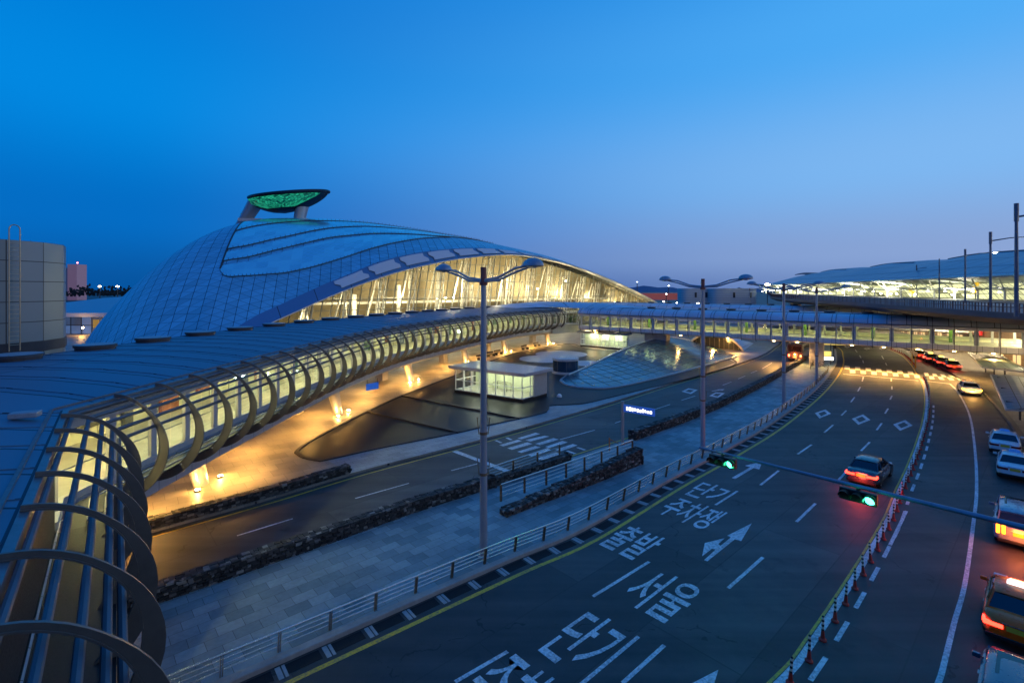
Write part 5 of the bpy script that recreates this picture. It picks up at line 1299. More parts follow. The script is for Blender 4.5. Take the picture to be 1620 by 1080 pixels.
# ================================================================== street furniture
postM = M('lamp_post_paint', (.30, .36, .43), rough=.4, metal=.35, var=.12, scale=1.)
def lamp_post(base, h, label, ang=None, arm=3.1):
    rt = thing('lamp_post', base, label, 'lamp post', 'double-armed lamp posts on the promenade')
    b = base; m = MB(); m.tube([b, b+Z*.1, b+Z*h*.5, b+Z*(h-.9)], [.2, .19, .155, .125], 14); m.lathe([(.26, 0), (.26, .06), (.2, .1)], b, 14); m.build('post', postM, rt)
    m = MB(); m.tube([b+Z*(h-.9), b+Z*(h-.1)], .14, 12); m.tube([b+Z*(h-.95), b+Z*(h-.8)], .2, 12); m.build('top_cap', M('red_brown_cap', (.2, .07, .06), rough=.5), rt)
    for z_ in (h*.28, h*.42): m = MB(); m.tube([b+Z*z_, b+Z*(z_+.12)], .19, 12); m.tube([b+Z*z_+V((-.22, 0, 0)), b+Z*(z_+.1)+V((-.3, 0, .7))], .02, 5); m.tube([b+Z*z_+V((.22, 0, 0)), b+Z*(z_+.1)+V((.3, 0, .7))], .02, 5); m.build('band', M('rust_band', (.2, .12, .06), rough=.6), rt)
    r = RT if ang is None else V((math.cos(ang), math.sin(ang), 0))
    for s in (-1, 1):
        m = MB(); p0 = b+Z*(h-.75)
        for dz in (0, .22):
            m.tube([p0+r*s*.1+Z*dz*.2, p0+r*s*arm*.35+Z*(.02+dz*.6), p0+r*s*arm*.7+Z*(.35+dz*.8), p0+r*s*arm+Z*(.55+dz*.35)], [.07, .06, .055, .05], 8)
        m.build('arm', postM, rt)
        q = p0+r*s*(arm+.2)+Z*.6; m = MB(); rows = []
        u = r*s; w_ = V((-u.y, u.x, 0))
        for j in range(9):
            th = j/8*math.pi/2; rr = math.cos(th); zz = .34*math.sin(th)
            rows.append([q+u*.54*rr*math.cos(a*math.pi/10)+w_*.36*rr*math.sin(a*math.pi/10)+Z*zz for a in range(20)])
        m.grid([x+[x[0]] for x in rows]); hd = m.build('lamp_hood', M('lamp_hood_paint', (.3, .34, .4), rough=.35, metal=.4), rt, smooth=60)
        m = MB(); m.add([q+u*.52*math.cos(a*math.pi/10)+w_*.34*math.sin(a*math.pi/10)-Z*.015 for a in range(20)]+[q-Z*.12], [(a, (a+1) % 20, 20) for a in range(20)]); m.build('diffuser', M('unlit_diffuser', (.6, .55, .5), rough=.3), hd)
lamp_post(G(765, 880, .15), 13.7, 'tall double-armed lamp post nearest, cutting across the crossing and the arch')
lamp_post(G(1112, 710, .15), 13.5, 'second double-armed lamp post from the near one, beside the promenade railing')
lamp_post(G(1240, 645, .15), 13.3, 'third double-armed lamp post along the promenade railing')
lamp_post(G(1292, 607, .15), 13.0, 'farthest double-armed lamp post of the promenade before the footbridge')
lamp_post(V((75, 130, .1)), 13.2, 'double-armed lamp post standing beyond the first footbridge', R_(-30)); lamp_post(V((81, 168, .1)), 13.2, 'tiny double-armed lamp post beyond both footbridges', R_(-20))
# promenade railing
bronze = M('bronze_post', (.16, .11, .06), rough=.45, metal=.5, var=.2); railM = M('rail_steel', (.45, .46, .48), rough=.25, metal=.85, var=.1)
def railing(path, o, z0, h, step, label, t0, t1, nr=4, lean=.12, posts='post'):
    q, _ = path.at((t0+t1)/2); rt = thing('steel_railing', (q.x, q.y, z0), label, 'railing')
    n = int((t1-t0)/step)+1
    m = MB()
    for k in range(nr):
        zz = z0+h*(1-k/nr*.95); ll = lean*(zz-z0)/h
        pts = [path.pt(t0+(t1-t0)*i/max(2, int((t1-t0)/1.5)), o+ll, zz) for i in range(max(2, int((t1-t0)/1.5))+1)]
        m.tube(pts, .034 if k == 0 else .016, 6)
    m.build('rails', railM, rt)
    for k in range(min(n, 99)):
        p, d = path.at(t0+k*step); r = V((d.y, -d.x, 0)); m = MB()
        for s in (-.035, .035): m.beam(p+r*o+d*s+Z*z0, p+r*(o+lean)+d*s+Z*(z0+h-.06), .02, .10, r)
        m.build(posts, bronze, rt)
    return rt
tA = KP.near(G(250, 1180)); tB = KP.near(G(1318, 590))
step = max(1.75, (tB-tA)/98)
railing(KP, -.45, .15, .78, step, 'long low steel railing on bronze posts following the kerb of the main road', tA, tB)
# stone walls
stoneM, snt, sb = new_mat('field_stone')
oi = N(snt, 'ShaderNodeNewGeometry'); wn = N(snt, 'ShaderNodeMapRange'); snt.links.new(oi.outputs['Random Per Island'], wn.inputs[0])
fn = noise(snt, coords(snt), 5, 5)
rc = N(snt, 'ShaderNodeValToRGB'); snt.links.new(oi.outputs['Random Per Island'], rc.inputs[0])
for e, (p, c) in zip([rc.color_ramp.elements[0], rc.color_ramp.elements.new(.5), rc.color_ramp.elements.new(.85), rc.color_ramp.elements[-1]], ((0, (.01, .01, .011)), (.5, (.035, .034, .032)), (.85, (.09, .085, .08)), (1, (.24, .23, .21)))): e.color = (*c, 1); e.position = p
vm = N(snt, 'ShaderNodeVectorMath', operation='SCALE'); snt.links.new(rc.outputs[0], vm.inputs[0]); snt.links.new(math_(snt, 'ADD', .55, math_(snt, 'MULTIPLY', fn, .9)), vm.inputs['Scale'])
snt.links.new(vm.outputs[0], sb.inputs['Base Color']); sb.inputs['Roughness'].default_value = .75
bn = N(snt, 'ShaderNodeBump'); bn.inputs['Strength'].default_value = .6; snt.links.new(noise(snt, coords(snt), 14, 4), bn.inputs['Height']); bn.inputs['Distance'].default_value = .02; snt.links.new(bn.outputs[0], sb.inputs['Normal'])
def stone_wall(pts, w_, h0, h1, label, z0=.0, cap=True):
    P = Path(smooth_pts(pts, 1.)); q, _ = P.at(P.L/2); rt = thing('stone_wall', (q.x, q.y, z0), label, 'stone wall')
    hh = lambda t: h0+(h1-h0)*t/P.L
    m = MB(); rows = []
    n = max(8, int(P.L)); 
    for i in range(n+1):
        t = P.L*i/n; rows.append([P.pt(t, o, z) for o, z in ((-w_/2+.06, z0), (-w_/2+.06, z0+hh(t)-.06), (w_/2-.06, z0+hh(t)-.06), (w_/2-.06, z0))])
    m.grid(rows, close=True); m.add(rows[0], [(0, 1, 2, 3)]); m.add(rows[-1], [(3, 2, 1, 0)]); m.build('core', M('wall_core', (.02, .02, .02), rough=.9), rt)
    m = MB(); random.seed(int(P.L*10))
    def stone(c, d, r, L, Wd, Ht):
        j = lambda s: random.uniform(-s, s)
        x, y = d*L/2, r*Wd/2; vs = []
        for dz in (-1, 1):
            for a, b in ((-1, -1), (1, -1), (1, 1), (-1, 1)):
                vs.append(c+x*(a*random.uniform(.78, 1.0))+y*(b*random.uniform(.8, 1.05))+Z*(dz*Ht/2*random.uniform(.75, 1.0))+V((j(.01), j(.01), j(.01))))
        m.add(vs, [(3, 2, 1, 0), (4, 5, 6, 7), (0, 1, 5, 4), (1, 2, 6, 5), (2, 3, 7, 6), (3, 0, 4, 7)])
    for side in (-1, 1):
        z = z0+.02
        while z < z0+max(h0, h1)-.05:
            ht = random.uniform(.08, .15); t = random.uniform(0, .2)
            while t < P.L:
                L = random.uniform(.12, .36)
                if z+ht*.5 < z0+hh(min(t, P.L)): 
                    p, d = P.at(t+L/2); r = V((d.y, -d.x, 0)); stone(p+r*side*(w_/2-.06+random.uniform(0, .05))+Z*(z+ht/2), d, r, L, .16, ht)
                t += L+.015
            z += ht+.01
    for e, s in ((0, -1), (P.L, 1)):
        p, d = P.at(e); r = V((d.y, -d.x, 0)); z = z0+.05
        while z < z0+hh(e):
            o = -w_/2
            while o < w_/2: L = random.uniform(.15, .3); stone(p+d*s*.02+r*(o+L/2)+Z*(z+.07), r, d, L, .12, .15); o += L
            z += .16
    t = 0
    while t < P.L:
        L = random.uniform(.14, .36); o = -w_/2+.05
        while o < w_/2-.05:
            ww = random.uniform(.12, .26); p, d = P.at(t+L/2); r = V((d.y, -d.x, 0)); stone(p+r*min(o+ww/2, w_/2-.05)+Z*(z0+hh(t)-.06), d, r, L, ww, random.uniform(.12, .2)); o += ww
        t += L
    m.build('stones', stoneM, rt, smooth=0); return rt
LSP = Path(LEFT_S); LNP = Path(LEFT_N)
def along(P, pa, pb, o, n=14, z=0):
    a, b = P.near(G(*pa)), P.near(G(*pb)); return [P.pt(a+(b-a)*i/n, o, z) for i in range(n+1)]
def along_t(P, a, b, o, n=14): return [P.pt(a+(b-a)*i/n, o) for i in range(n+1)]
stone_wall(along_t(LNP, LNP.near(G(232, 850))-9, LNP.near(G(560, 756)), -.95), .7, .62, .62, 'dark rubble wall along the plaza below the near end of the walkway')
stone_wall(along_t(LSP, LSP.near(G(240, 942))-6, LSP.near(G(768, 767)), .75), .65, .7, .7, 'longest dark rubble wall between near road lamp post and the walkway', .1)
stone_wall([G(797, 816, .1), G(870, 788, .1), G(950, 758, .1), G(1009, 733, .1)], .6, .35, 1.15, 'rubble wall under the blue railing of the ramp, rising to a blunt end', .1)
stone_wall(along_t(LSP, LSP.near(G(771, 766)), LSP.near(G(884, 727)), .75), .55, .55, .55, 'short rubble wall under the steel railing beside the zebra crossing', .1)
stone_wall(along_t(LSP, LSP.near(G(985, 694)), LSP.near(G(1264, 570)), .8, 24), .7, .8, .8, 'long rubble wall between left road and promenade, past the lit sign', .1)
P2 = Path([G(768, 770, .15), G(884, 728, .15)]); railing(P2, .1, .3, 1.05, P2.L/3-.01, 'short steel railing beside the zebra crossing on the left road', 0, P2.L, 5, 0)
P3 = Path([G(797, 815, .15), G(870, 787, .15), G(1006, 733, .15)]); railing(P3, -.25, .85, .95, P3.L/7-.01, 'steel railing on top of the ramp wall', 0, P3.L, 4, 0)
rl = thing('orange_barrier', G(980, 714, .15), 'small orange guard rail by the foot of the lit sign', 'barrier')
for f in (0, 1):
    m = MB(); q = G(964+36*f, 712+4*f, .15); m.tube([q, q+Z*1.0], .05, 8); m.build('post', M('orange_paint', (.5, .14, .03), rough=.5), rl)
m = MB(); m.tube([G(964, 712, .15)+Z*.9, G(982, 718, .15)+Z*.7, G(1000, 716, .15)+Z*.9], .035, 6); m.build('rail', M('orange_paint', (.5, .14, .03)), rl)
# lit direction sign
q = G(985, 702, .1); sg = thing('direction_sign', q, 'lit white direction sign on a grey post at the end of the ramp', 'sign')
m = MB(); m.tube([q, q+Z*3.5], .13, 10); m.build('post', steelM, sg)
u = V((.80, -.60, 0)); n_ = V((-.60, -.80, 0)); a = q+Z*2.95+u*.1
m = MB(); m.beam(a, a+u*2.6, .14, .6); m.build('panel', M('sign_blue', (.02, .08, .35), rough=.4, emit=(.02, .10, .5), estr=.5), sg, bevel=.02)
m = MB(); x = .25; random.seed(5)
for k in range(10):
    w_ = random.uniform(.09, .2); c_ = a+u*(x+w_/2)+n_*.075; m.box(c_+Z*random.uniform(-.03, .03), (w_, .012, random.uniform(.2, .32)), math.atan2(u.y, u.x)); x += w_+.075
m.build('lettering', M_emit('sign_white', (1, 1, 1), 2.2), sg)
# bollards
bp_ = MB()
redM = M('bollard_red', (.42, .035, .02), rough=.5, var=.2); stripeM, bnt, bb = new_mat('bollard_bands')
s2 = N(bnt, 'ShaderNodeSeparateXYZ'); bnt.links.new(coords(bnt), s2.inputs[0])
f = math_(bnt, 'GREATER_THAN', math_(bnt, 'FRACT', math_(bnt, 'DIVIDE', s2.outputs[2], .17)), .5)
bnt.links.new(mixc(bnt, f, (.02, .02, .02), mixc(bnt, noise(bnt, coords(bnt), 8), (.75, .68, .45), (.85, .82, .7))), bb.inputs['Base Color']); bb.inputs['Roughness'].default_value = .4
b0 = thing('delineator_post', (0, 0, 0), 'x', 'bollard', 'red and striped delineator posts along the lane divider')
m = MB(); m.lathe([(.13, 0), (.13, .04), (.075, .1), (.055, .28), (.05, .36)], n=14); m.build('base', redM, b0)
m = MB(); m.lathe([(.045, .34), (.045, .86), (.03, .89), (.01, .9)], n=14); m.build('striped_post', stripeM, b0)
CP = Path(CL); t = CP.near(G(1250, 1080)); first = True; tend = CP.near(G(1458, 597)); k = 0
while t < CP.L-1:
    if tend < t < CP.near(G(1449, 581)): t += 1; continue
    o = b0 if first else copy_tree(b0); first = False
    o.location = CP.pt(t, 0, .004); o.rotation_euler = (R_(random.uniform(-3, 3)), R_(random.uniform(-3, 3)), 0)
    o['label'] = 'short red-based post with black and cream bands on the lane divider'
    t += 1.5
# traffic signal on its mast arm
a0, a1 = G(1120, 711, 5.6), G(1625, 835, 5.6); u = (a1-a0).normalized()
mast = a1+u*5.2; ts_ = thing('signal_mast', (mast.x, mast.y, .16), 'long grey mast arm reaching out over the road lanes', 'mast arm')
m = MB(); m.tube([a0-u*.4, a0.lerp(a1, .5), a1, mast], [.05, .07, .09, .11], 12); m.build('arm', M('mast_blue', (.2, .26, .33), rough=.4, metal=.4), ts_)
m = MB(); m.tube([V((mast.x, mast.y, .1)), V((mast.x, mast.y, 6.3))], .16, 12); m.build('post', M('mast_blue', (.2, .26, .33)), ts_)
hous = M('signal_black', (.012, .012, .012), rough=.45)
def signal(px, label, n=3):
    t = min(range(400), key=lambda k: abs(CX+F*(a0.lerp(a1, k/400)).x/(a0.lerp(a1, k/400)).y-px))/400
    c_ = a0.lerp(a1, t)-Z*.34; nn = V((-u.y*-1, u.x*-1, 0)); nn = V((u.y, -u.x, 0)); nn = nn if nn.y < 0 else -nn
    rt = thing('traffic_signal', c_, label, 'traffic light', 'traffic lights on the mast arm')
    m = MB(); m.box(c_, (.38*n, .24, .42), math.atan2(u.y, u.x)); m.build('housing', hous, rt, bevel=.03)
    m = MB(); m.beam(c_+Z*.2, c_+Z*.36, .1, .1, V((1, 0, 0))); m.build('bracket', darksteel, rt)
    for k in range(n):
        q = c_+u*(.38*(k-(n-1)/2))+nn*.125
        m = MB(); rws = []
        for j in (0, .26):
            rws.append([q+nn*j+u*.17*math.cos(R_(a_))+Z*.17*math.sin(R_(a_)) for a_ in range(-20, 201, 20)])
        m.grid(rws); v = m.build('visor', hous, rt)
        m = MB(); m.add([q+nn*.01+u*.155*math.cos(R_(a_))+Z*.155*math.sin(R_(a_)) for a_ in range(0, 360, 20)], [tuple(range(18))])
        lit = k == n-1
        m.build('lens', M_emit('green_lens', (.05, 1, .45), 9) if lit else M('dark_lens', (.05, .02, .015), rough=.2), v)
        if lit: lamp('POINT', q+nn*.35, 26, (.05, 1, .45), .12)
signal(1143, 'green-lit traffic light at the end of the mast arm over the left lane'); signal(1358, 'green-lit traffic light halfway along the mast arm over the middle lanes')
# pedestrian signals, boards and bicycles near the far crossing
def ped(px, h, label):
    q = G(*px, .1); rt = thing('pedestrian_signal', q, label, 'signal post'); m = MB(); m.tube([q, q+Z*h], .08, 8); m.build('post', darksteel, rt); m = MB(); m.box(q+Z*(h-.5)+V((.1, -.1, 0)), (.42, .3, 1.0)); m.build('signal_box', hous, rt, bevel=.03)
ped((1319, 573), 3.4, 'slim post with a dark signal box beside the far zebra')
bo_ = thing('lit_board', G(1300, 577, .1), 'white and yellow lit board on a frame by the far end of the promenade', 'sign')
for x, z_, sz, mt_ in ((-.2, 1.9, (3.1, .25, .8), M('board_yellow', (.7, .55, .1), emit=(1, .78, .2), estr=1.1)), (0, 1.1, (3.4, .3, .5), M_emit('board_white', (1, .97, .85), 3.0)), (2.2, 3.6, (3.2, .25, .5), M('board_yellow', (.7, .55, .1)))):
    m = MB(); c_ = G(1300, 577, .1)+V((x, 0, z_)); m.box(c_, sz, -.25); m.build('panel', mt_, bo_)
m = MB()
for x in (-1.5, 1.5): m.tube([G(1300, 577, .1)+V((x, 0, 0)), G(1300, 577, .1)+V((x, 0, 3.8))], .07, 6)
m.build('frame', darksteel, bo_)
def bicycle(px, ang, label):
    b = G(*px, .15); rt = thing('bicycle', b, label, 'bicycle', 'bicycles parked on the promenade'); u = V((math.cos(ang), math.sin(ang), 0)); blk = M('bike_black', (.015, .015, .015), rough=.4)
    for s in (-.52, .52):
        m = MB(); m.tube([b+u*(s+.33*math.cos(R_(a)))+Z*(.34+.33*math.sin(R_(a))) for a in range(0, 360, 20)], .03, 6, closed=True)
        for a in range(0, 180, 30): m.tube([b+u*(s+.32*math.cos(R_(a)))+Z*(.34+.32*math.sin(R_(a))), b+u*(s-.32*math.cos(R_(a)))+Z*(.34-.32*math.sin(R_(a)))], .006, 4)
        m.build('wheel', blk, rt)
    P_ = {'r': b-u*.52+Z*.34, 'bb': b-u*.05+Z*.3, 's': b-u*.2+Z*.85, 'h': b+u*.36+Z*.85, 'f': b+u*.52+Z*.34}
    m = MB()
    for x, y in (('r', 'bb'), ('bb', 's'), ('s', 'h'), ('h', 'bb'), ('r', 's'), ('h', 'f')): m.tube([P_[x], P_[y]], .025, 6)
    m.build('frame', M('bike_paint', (.06, .05, .05), rough=.4), rt)
    m = MB(); m.box(P_['s']+Z*.1, (.26, .13, .06), ang); m.build('saddle', blk, rt)
    m = MB(); w_ = V((-u.y, u.x, 0)); m.tube([P_['h']+Z*.15-w_*.28-u*.1, P_['h']+Z*.18-w_*.1, P_['h']+Z*.18+w_*.1, P_['h']+Z*.15+w_*.28-u*.1], .018, 6); m.tube([P_['h'], P_['h']+Z*.18], .02, 6); m.build('handlebar', blk, rt)
bicycle((1282, 584), 1.0, 'dark bicycle nearest the third lamp post base'); bicycle((1286, 579), .8, 'dark bicycle leaning behind the nearer bicycle'); bicycle((1301, 581), 2.4, 'dark bicycle standing under the lit board')
for px, lb_ in (((1448, 583), 'round white sign disc, nearest at the crossing refuge'), ((1443, 578), 'round white sign disc, middle one at the crossing refuge')):
    q = G(*px); rt = thing('refuge_sign', q, lb_, 'sign'); m = MB(); m.tube([q, q+Z*2.3], .07, 8); m.build('post', M('yellow_post', (.6, .33, .03), rough=.5), rt)
    m = MB(); m.tube([q+Z*2.35+V((0, -.06, 0)), q+Z*2.35+V((0, .0, 0))], .38, 18); m.build('disc', M('sign_disc', (.75, .7, .6), rough=.5), rt)
# ================================================================== vehicles
tyreM = M('tyre_rubber', (.012, .012, .012), rough=.8, var=.2); alloyM = M('alloy', (.45, .46, .48), rough=.3, metal=.8)
carglass = M('car_glass', (.006, .008, .012), rough=.04, var=.1, spec=.9)
def paint(name, c): return M('paint_'+name, c, rough=.28, var=.05, scale=.8, coat=.2 if name == 'orange' else 1.0, spec=.3 if name == 'orange' else .5)
trimM = M('black_trim', (.012, .012, .013), rough=.5)
tailOff = M('tail_lens', (.22, .012, .012), rough=.15); tailOn = M_emit('tail_lit', (1, .04, .02), 7, (.3, .02, .02)); tailHot = M_emit('tail_hot', (1, .2, .008), 9, (.4, .1, .02)); amberOn = M_emit('indicator_lit', (1, .4, .03), 16, (.5, .2, .02))
def car(pos, head, label, pname, pcol, L=4.8, W=1.84, Hh=1.46, kind='sedan', tail='off', sign=None, group=None, plate=(.75, .5, .05), vert=False):
    """built heading +Y at the origin, then turned"""
    rt = thing('taxi' if sign else 'parked_car', (0, 0, 0), label, 'car', group)
    pm_ = paint(pname, pcol); hl_ = L/2
    bt = [(-hl_, .66, .92), (-hl_+.12, .8, 1.0), (-hl_+.55, .9, 1.05), (-.9, .92, .99), (.6, .92, .95), (hl_-1.0, .9, .93), (hl_-.35, .82, .78), (hl_-.05, .66, .62)]
    if kind == 'suv': bt = [(-hl_, .74, 1.05), (-hl_+.1, .86, 1.12), (-hl_+.4, .92, 1.15), (-.9, .94, 1.12), (.6, .94, 1.10), (hl_-1.0, .92, 1.08), (hl_-.3, .84, .9), (hl_-.05, .7, .72)]
    rows = []
    for y, w_, zt in bt:
        w_ *= W/1.84; zb = .24 if abs(y) < hl_-.2 else .36
        half = [(w_*.80, zb), (w_*.97, zb+.1), (w_, .55), (w_*.985, zt-.22), (w_*.93, zt-.05), (w_*.82, zt), (w_*.4, zt+.025), (0, zt+.03)]
        rows.append([V((x, y, z)) for x, z in half]+[V((-x, y, z)) for x, z in half[-2::-1]])
    m = MB(); m.grid(rows); m.add(rows[0], [tuple(range(15))]); m.add(rows[-1], [tuple(range(15))[::-1]])
    for r_ in range(len(rows)-1): m.quad(rows[r_][0], rows[r_+1][0], rows[r_+1][14], rows[r_][14])
    body = m.build('body', pm_, rt, smooth=45, bevel=.02)
    zb = 1.0 if kind == 'sedan' else 1.12
    if kind == 'sedan': pr = [(-1.78, .80, zb), (-1.05, .62, Hh-.03), (-.75, .6, Hh), (.0, .6, Hh+.01), (.35, .62, Hh-.03), (1.15, .82, zb-.03)]
    else: pr = [(-hl_+.12, .84, zb), (-hl_+.42, .7, Hh-.06), (-hl_+.75, .68, Hh), (.1, .68, Hh+.02), (.5, .7, Hh-.04), (1.25, .86, zb-.02)]
    # greenhouse: dark glass all round, then roof and pillars in body colour just outside it
    def base(y): return W/2*(.87 if abs(y) < 1.2 else .85)
    lo = [V((s*base(y), y, zb-.06)) for s, y in ((1, pr[0][0]), (1, -.9), (1, .3), (1, pr[-1][0]), (-1, pr[-1][0]), (-1, .3), (-1, -.9), (-1, pr[0][0]))]
    yr0, yr1 = pr[1][0], pr[-2][0]
    hi = [V((s*pr[2][1]*W/1.84, y, z)) for s, y, z in ((1, yr0, Hh-.05), (1, yr0+.5, Hh-.02), (1, yr1-.5, Hh-.02), (1, yr1, Hh-.05), (-1, yr1, Hh-.05), (-1, yr1-.5, Hh-.02), (-1, yr0+.5, Hh-.02), (-1, yr0, Hh-.05))]
    m = MB(); m.grid([lo, hi], close=True); m.add(hi, [tuple(range(8))]); m.build('window_glass', carglass, rt, smooth=25)
    m = MB(); rr = []
    for y, w_, z in ((yr0-.04, .56, Hh-.045), (yr0+.12, .6, Hh+.0), (yr0+.6, .61, Hh+.03), (yr1-.6, .61, Hh+.03), (yr1-.1, .6, Hh), (yr1+.04, .57, Hh-.05)):
        w_ = w_*W/1.84*pr[2][1]/.6+.03; rr.append([V((x*w_, y, z-dz)) for x, dz in ((-1, .05), (-.95, 0), (-.5, -.025), (0, -.03), (.5, -.025), (.95, 0), (1, .05))])
    m.grid(rr); m.grid([[p-Z*.05 for p in r] for r in rr]); m.build('roof', pm_, rt, smooth=60)
    m = MB()
    for s in (1, -1):
        i0, i1 = (0, 3) if s == 1 else (7, 4); im = (1, 2) if s == 1 else (6, 5)
        for a, w_ in ((i0, .13), (i1, .07), (im[0], .06)): 
            q = V((s*.012, 0, .006)); m.beam(lo[a]+q, hi[a]+q, w_, .05, V((1, 0, 0)))
        m.beam(lo[i0]+V((s*.012, 0, .03)), lo[i1]+V((s*.012, 0, .03)), .03, .06)
    m.build('pillars', pm_, rt)
    for sx in (1, -1):
        for y in (-hl_+.98, hl_-.92):
            m = MB(); n = 24; prf = [(.2, .0), (.30, .0), (.33, .03), (.33, .19), (.30, .22), (.2, .22)]
            rws = [[V((sx*(W/2-.03-t), y+r*math.cos(2*math.pi*k/n), .33+r*math.sin(2*math.pi*k/n))) for k in range(n)] for r, t in prf]
            m.grid([r+[r[0]] for r in rws]); wh = m.build('tyre', tyreM, rt)
            m = MB(); rws = [[V((sx*(W/2-.035), y+r*math.cos(2*math.pi*k/n), .33+r*math.sin(2*math.pi*k/n))) for k in range(n)] for r in (.21, .08)]
            m.grid([r+[r[0]] for r in rws]); m.add(rws[1], [tuple(range(n))]); m.build('rim', alloyM, wh)
            m = MB(); m.add([V((sx*(W/2-.0), y+.40*math.cos(R_(a)), .36+.40*math.sin(R_(a)))) for a in range(-10, 191, 20)]+[V((sx*(W/2-.0), y-.39, .28)), V((sx*(W/2), y+.39, .28))], [tuple(range(13))]); m.build('wheel_arch', trimM, rt)
        # lamps
        tmats = {'off': tailOff, 'on': tailOn, 'hot': tailHot, 'amber': amberOn}[tail]
        m = MB()
        if vert:
            for dx in (0, .2): m.box((sx*(W/2-.16-dx), -hl_+.02, 1.02), (.13, .12, .62))
        else: m.box((sx*(W/2-.34), -hl_+.045, .80), (.52, .12, .15)); m.box((sx*(W/2-.10), -hl_+.2, .82), (.1, .3, .13))
        m.build('tail_light', tmats, rt, bevel=.02)
        m = MB(); m.box((sx*(W/2-.36), hl_-.14, .66), (.42, .16, .13)); m.build('headlight', M('headlight_lens', (.6, .62, .65), rough=.1), rt, bevel=.03)
        m = MB(); m.box((sx*(W/2+.08), .82, zb-.02), (.2, .12, .14)); m.beam((sx*(W/2-.1), .86, zb-.06), (sx*(W/2+.05), .84, zb-.04), .05, .04); m.build('mirror', pm_, rt, bevel=.03)
        for y in (-.75, .2): m = MB(); m.box((sx*(W/2-.002), y, zb-.2), (.025, .18, .03)); m.build('door_handle', alloyM, rt)
    m = MB(); m.box((0, -hl_+.02, .40), (W*.86, .1, .16)); m.build('bumper', trimM, rt, bevel=.03)
    m = MB(); m.box((0, -hl_+.0, .80), (.5, .03, .17)); m.build('number_plate', M('plate_%s' % pname, plate, rough=.5, var=.05), rt)
    m = MB(); m.box((0, -hl_+.02, .93), (.7, .05, .035)); m.build('trunk_trim', alloyM, rt)
    if kind == 'suv':
        m = MB(); m.box((0, -.3, Hh+.035), (W*.56, 1.3, .03)); m.build('sunroof', carglass, rt, bevel=.01)
    if sign:
        m = MB(); rws = [[V((x*k, -.2+y*k, Hh+.03+z)) for x, y in ((-.3, -.12), (.3, -.12), (.3, .12), (-.3, .12))] for k, z in ((1, 0), (1, .1), (.7, .18))]
        m.grid(rws, close=True); m.add(rws[-1], [(0, 1, 2, 3)]); m.build('roof_sign', sign, rt, bevel=.02)
    rt.location = pos; rt.rotation_euler = (0, 0, math.atan2(head.y, head.x)-math.pi/2)
    return rt
blueSign = M('sign_glow_blue', (.03, .12, .35), rough=.4, emit=(.03, .2, .8), estr=.25); yellowSign = M('sign_lit_yellow', (.8, .6, .1), emit=(1, .75, .1), estr=5)  # blue roof sign has a faint glow put into its material
def hd(px, k=1.): # lane direction of the right carriageway at a ground point
    P = Path(RK); s_ = P.near(G(*px)); return P.at(s_)[1]
def at_rear(px, head, L=4.8): g_ = G(*px); return g_+head*(L/2)
h1 = V((.70, .714, 0)); p1 = at_rear((1590, 722), h1)
car(p1, h1, 'white taxi with blue roof sign, the farther of two parked by the kerb', 'white', (.78, .79, .8), sign=blueSign, group='white taxis parked by the kerb')
h2 = V((.71, .704, 0)); p2 = at_rear((1606, 763), h2)
car(p2, h2, 'white taxi with blue roof sign, the nearer of two parked by the kerb', 'white', (.78, .79, .8), sign=blueSign, group='white taxis parked by the kerb')
h3 = (G(1520, 605)-G(1553, 640)).normalized(); p3 = G(1533, 622)
car(p3, h3, 'pale taxi with amber lamps driving up to the zebra crossing', 'pearl', (.75, .72, .68), tail='amber', sign=M('sign_dull', (.5, .4, .2), emit=(1, .6, .2), estr=.6)); lamp('POINT', p3+h3*-2.8+Z*.7, 120, (1, .5, .12), .3); lamp('POINT', p3+h3*3.2+Z*.7, 160, (1, .72, .4), .3)
h4 = V((.70, .714, 0)); p4 = V((26.2, 25.5, 0))
car(p4, h4, 'grey people carrier with glowing upright orange tail lamps behind the white cabs', 'silverblue', (.22, .24, .32), L=4.7, W=1.86, Hh=1.75, kind='suv', tail='hot', vert=True); lamp('POINT', p4-h4*2.9+Z*.9, 130, (1, .2, .03), .3)
h5 = V((.73, .683, 0)); p5 = V((19.3, 18.8, 0))
car(p5, h5, 'orange taxi with lit roof sign in the queue at the lower edge', 'orange', (.8, .11, .005), tail='on', sign=M('sign_lit_white', (.8, .8, .8), emit=(1, .98, .95), estr=1.6)); lamp('POINT', p5+h5*.4+Z*1.95, 14, (1, .3, .06), .2); lamp('POINT', p5+h5*2.9+Z*.6, 120, (1, .08, .03), .3)
h6 = V((.73, .683, 0)); p6 = V((14.9, 14.4, 0))
car(p6, h6, 'dark blue people carrier cut by the corner of the view', 'navy', (.05, .07, .12), L=4.8, W=1.9, Hh=1.7, kind='suv')
h7 = UP; p7 = G(1368, 765)+h7*1.4
car(p7, h7, 'dark car with lit red tail lamps alone in the middle lane under the signals', 'graphite', (.04, .045, .055), tail='on'); lamp('POINT', p7-h7*2.9+Z*.7, 160, (1, .06, .03), .3)
for px, lb_, s_ in (((1455, 566), 'dark taxi farthest in the queue under the footbridge', 1), ((1472, 572), 'dark taxi second from the far end of the queue', 1), ((1489, 578), 'dark taxi third in the queue under the footbridge', 1), ((1505, 584), 'dark taxi nearest of the queue beyond the zebra', 1)):
    g_ = G(*px); h_ = V((-.12, .99, 0)) if False else hd(px); car(g_, h_, lb_, 'black', (.015, .016, .018), tail='on', sign=yellowSign, group='dark taxis queueing under the footbridge')
    lamp('POINT', g_-h_*2.8+Z*.6, 40, (1, .06, .03), .2)
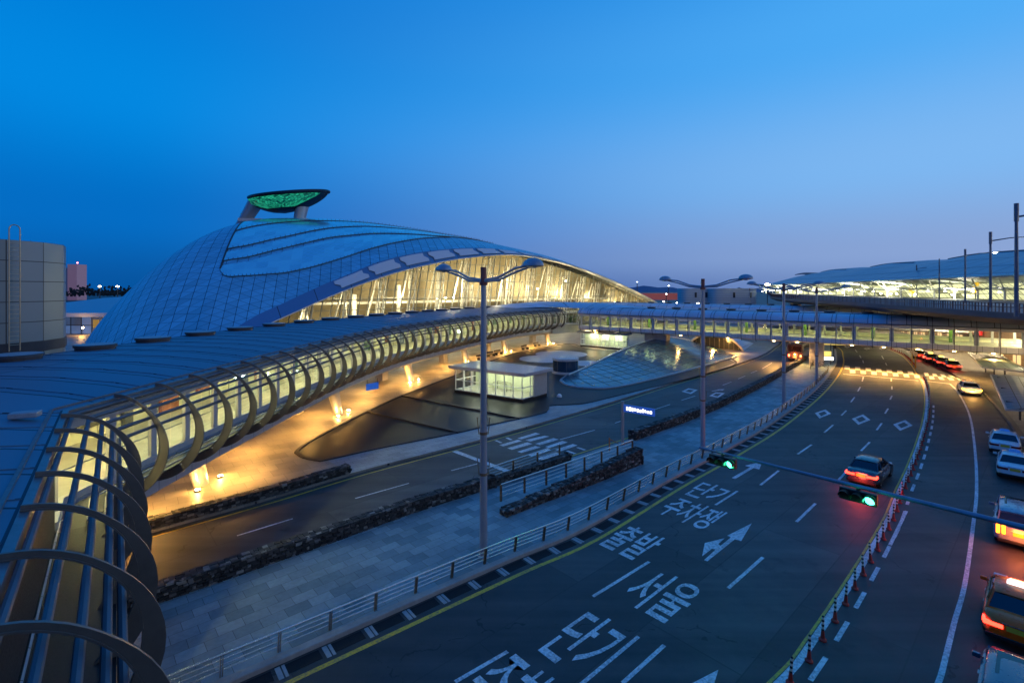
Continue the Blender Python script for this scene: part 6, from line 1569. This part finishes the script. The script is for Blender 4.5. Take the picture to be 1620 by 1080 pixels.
# bus on the left road
hb = (G(1275, 562)-G(1262, 575)).normalized(); hb = V((.62, .78, 0)); pb = G(1258, 572)+hb*5
bus = thing('bus', (0, 0, 0), 'dark coach with red tail lamps waiting at the left road crossing', 'bus')
m = MB(); rows = []
for y, k in ((-5.4, .94), (-5.2, 1), (5.2, 1), (5.45, .93)):
    half = [(1.05*k, .35), (1.22*k, .5), (1.24*k, 2.0), (1.2*k, 2.9), (1.0*k, 3.15), (0, 3.2)]; rows.append([V((x, y, z)) for x, z in half]+[V((-x, y, z)) for x, z in half[-2::-1]])
m.grid(rows); m.add(rows[0], [tuple(range(11))]); m.add(rows[-1], [tuple(range(11))[::-1]]); m.build('body', paint('coach', (.09, .06, .06)), bus, smooth=40)
m = MB(); m.box((0, -5.37, 2.3), (2.0, .06, 1.0)); m.build('rear_window', carglass, bus)
for sx in (-1, 1):
    m = MB(); m.box((sx*1.235, 0, 2.25), (.04, 9.4, .95)); m.build('side_window', carglass, bus)
    m = MB(); m.box((sx*.9, -5.4, 1.1), (.24, .08, .4)); m.build('tail_light', M_emit('coach_tail', (1, .1, .03), 16), bus)
    for y in (-3.2, 3.4):
        m = MB(); m.tube([V((sx*.95, y, .48)), V((sx*1.235, y, .48))], .48, 18); wh = m.build('tyre', tyreM, bus)
        m = MB(); m.tube([V((sx*1.23, y, .48)), V((sx*1.25, y, .48))], .26, 14); m.build('rim', alloyM, wh)
    m = MB(); m.box((sx*1.4, 5.3, 2.3), (.16, .12, .4)); m.beam((sx*1.15, 5.2, 2.6), (sx*1.4, 5.3, 2.5), .05, .05); m.build('mirror', trimM, bus)
m = MB(); m.box((0, -5.42, .5), (2.2, .12, .22)); m.build('bumper', trimM, bus, bevel=.03)
m = MB(); m.box((0, -5.42, .85), (.5, .03, .2)); m.build('number_plate', M('plate_bus', (.7, .68, .5)), bus)
m = MB(); m.lathe([(.01, -.1), (.14, 0), (.01, .1)], (0, -5.45, 1.35), 10); m.build('stop_lamp', M_emit('stop_lamp', (1, .35, .06), 60), bus)
bus.location = pb; bus.rotation_euler = (0, 0, math.atan2(hb.y, hb.x)-math.pi/2)
lamp('POINT', pb-hb*5.9+Z*1.2, 160, (1, .25, .06), .3)
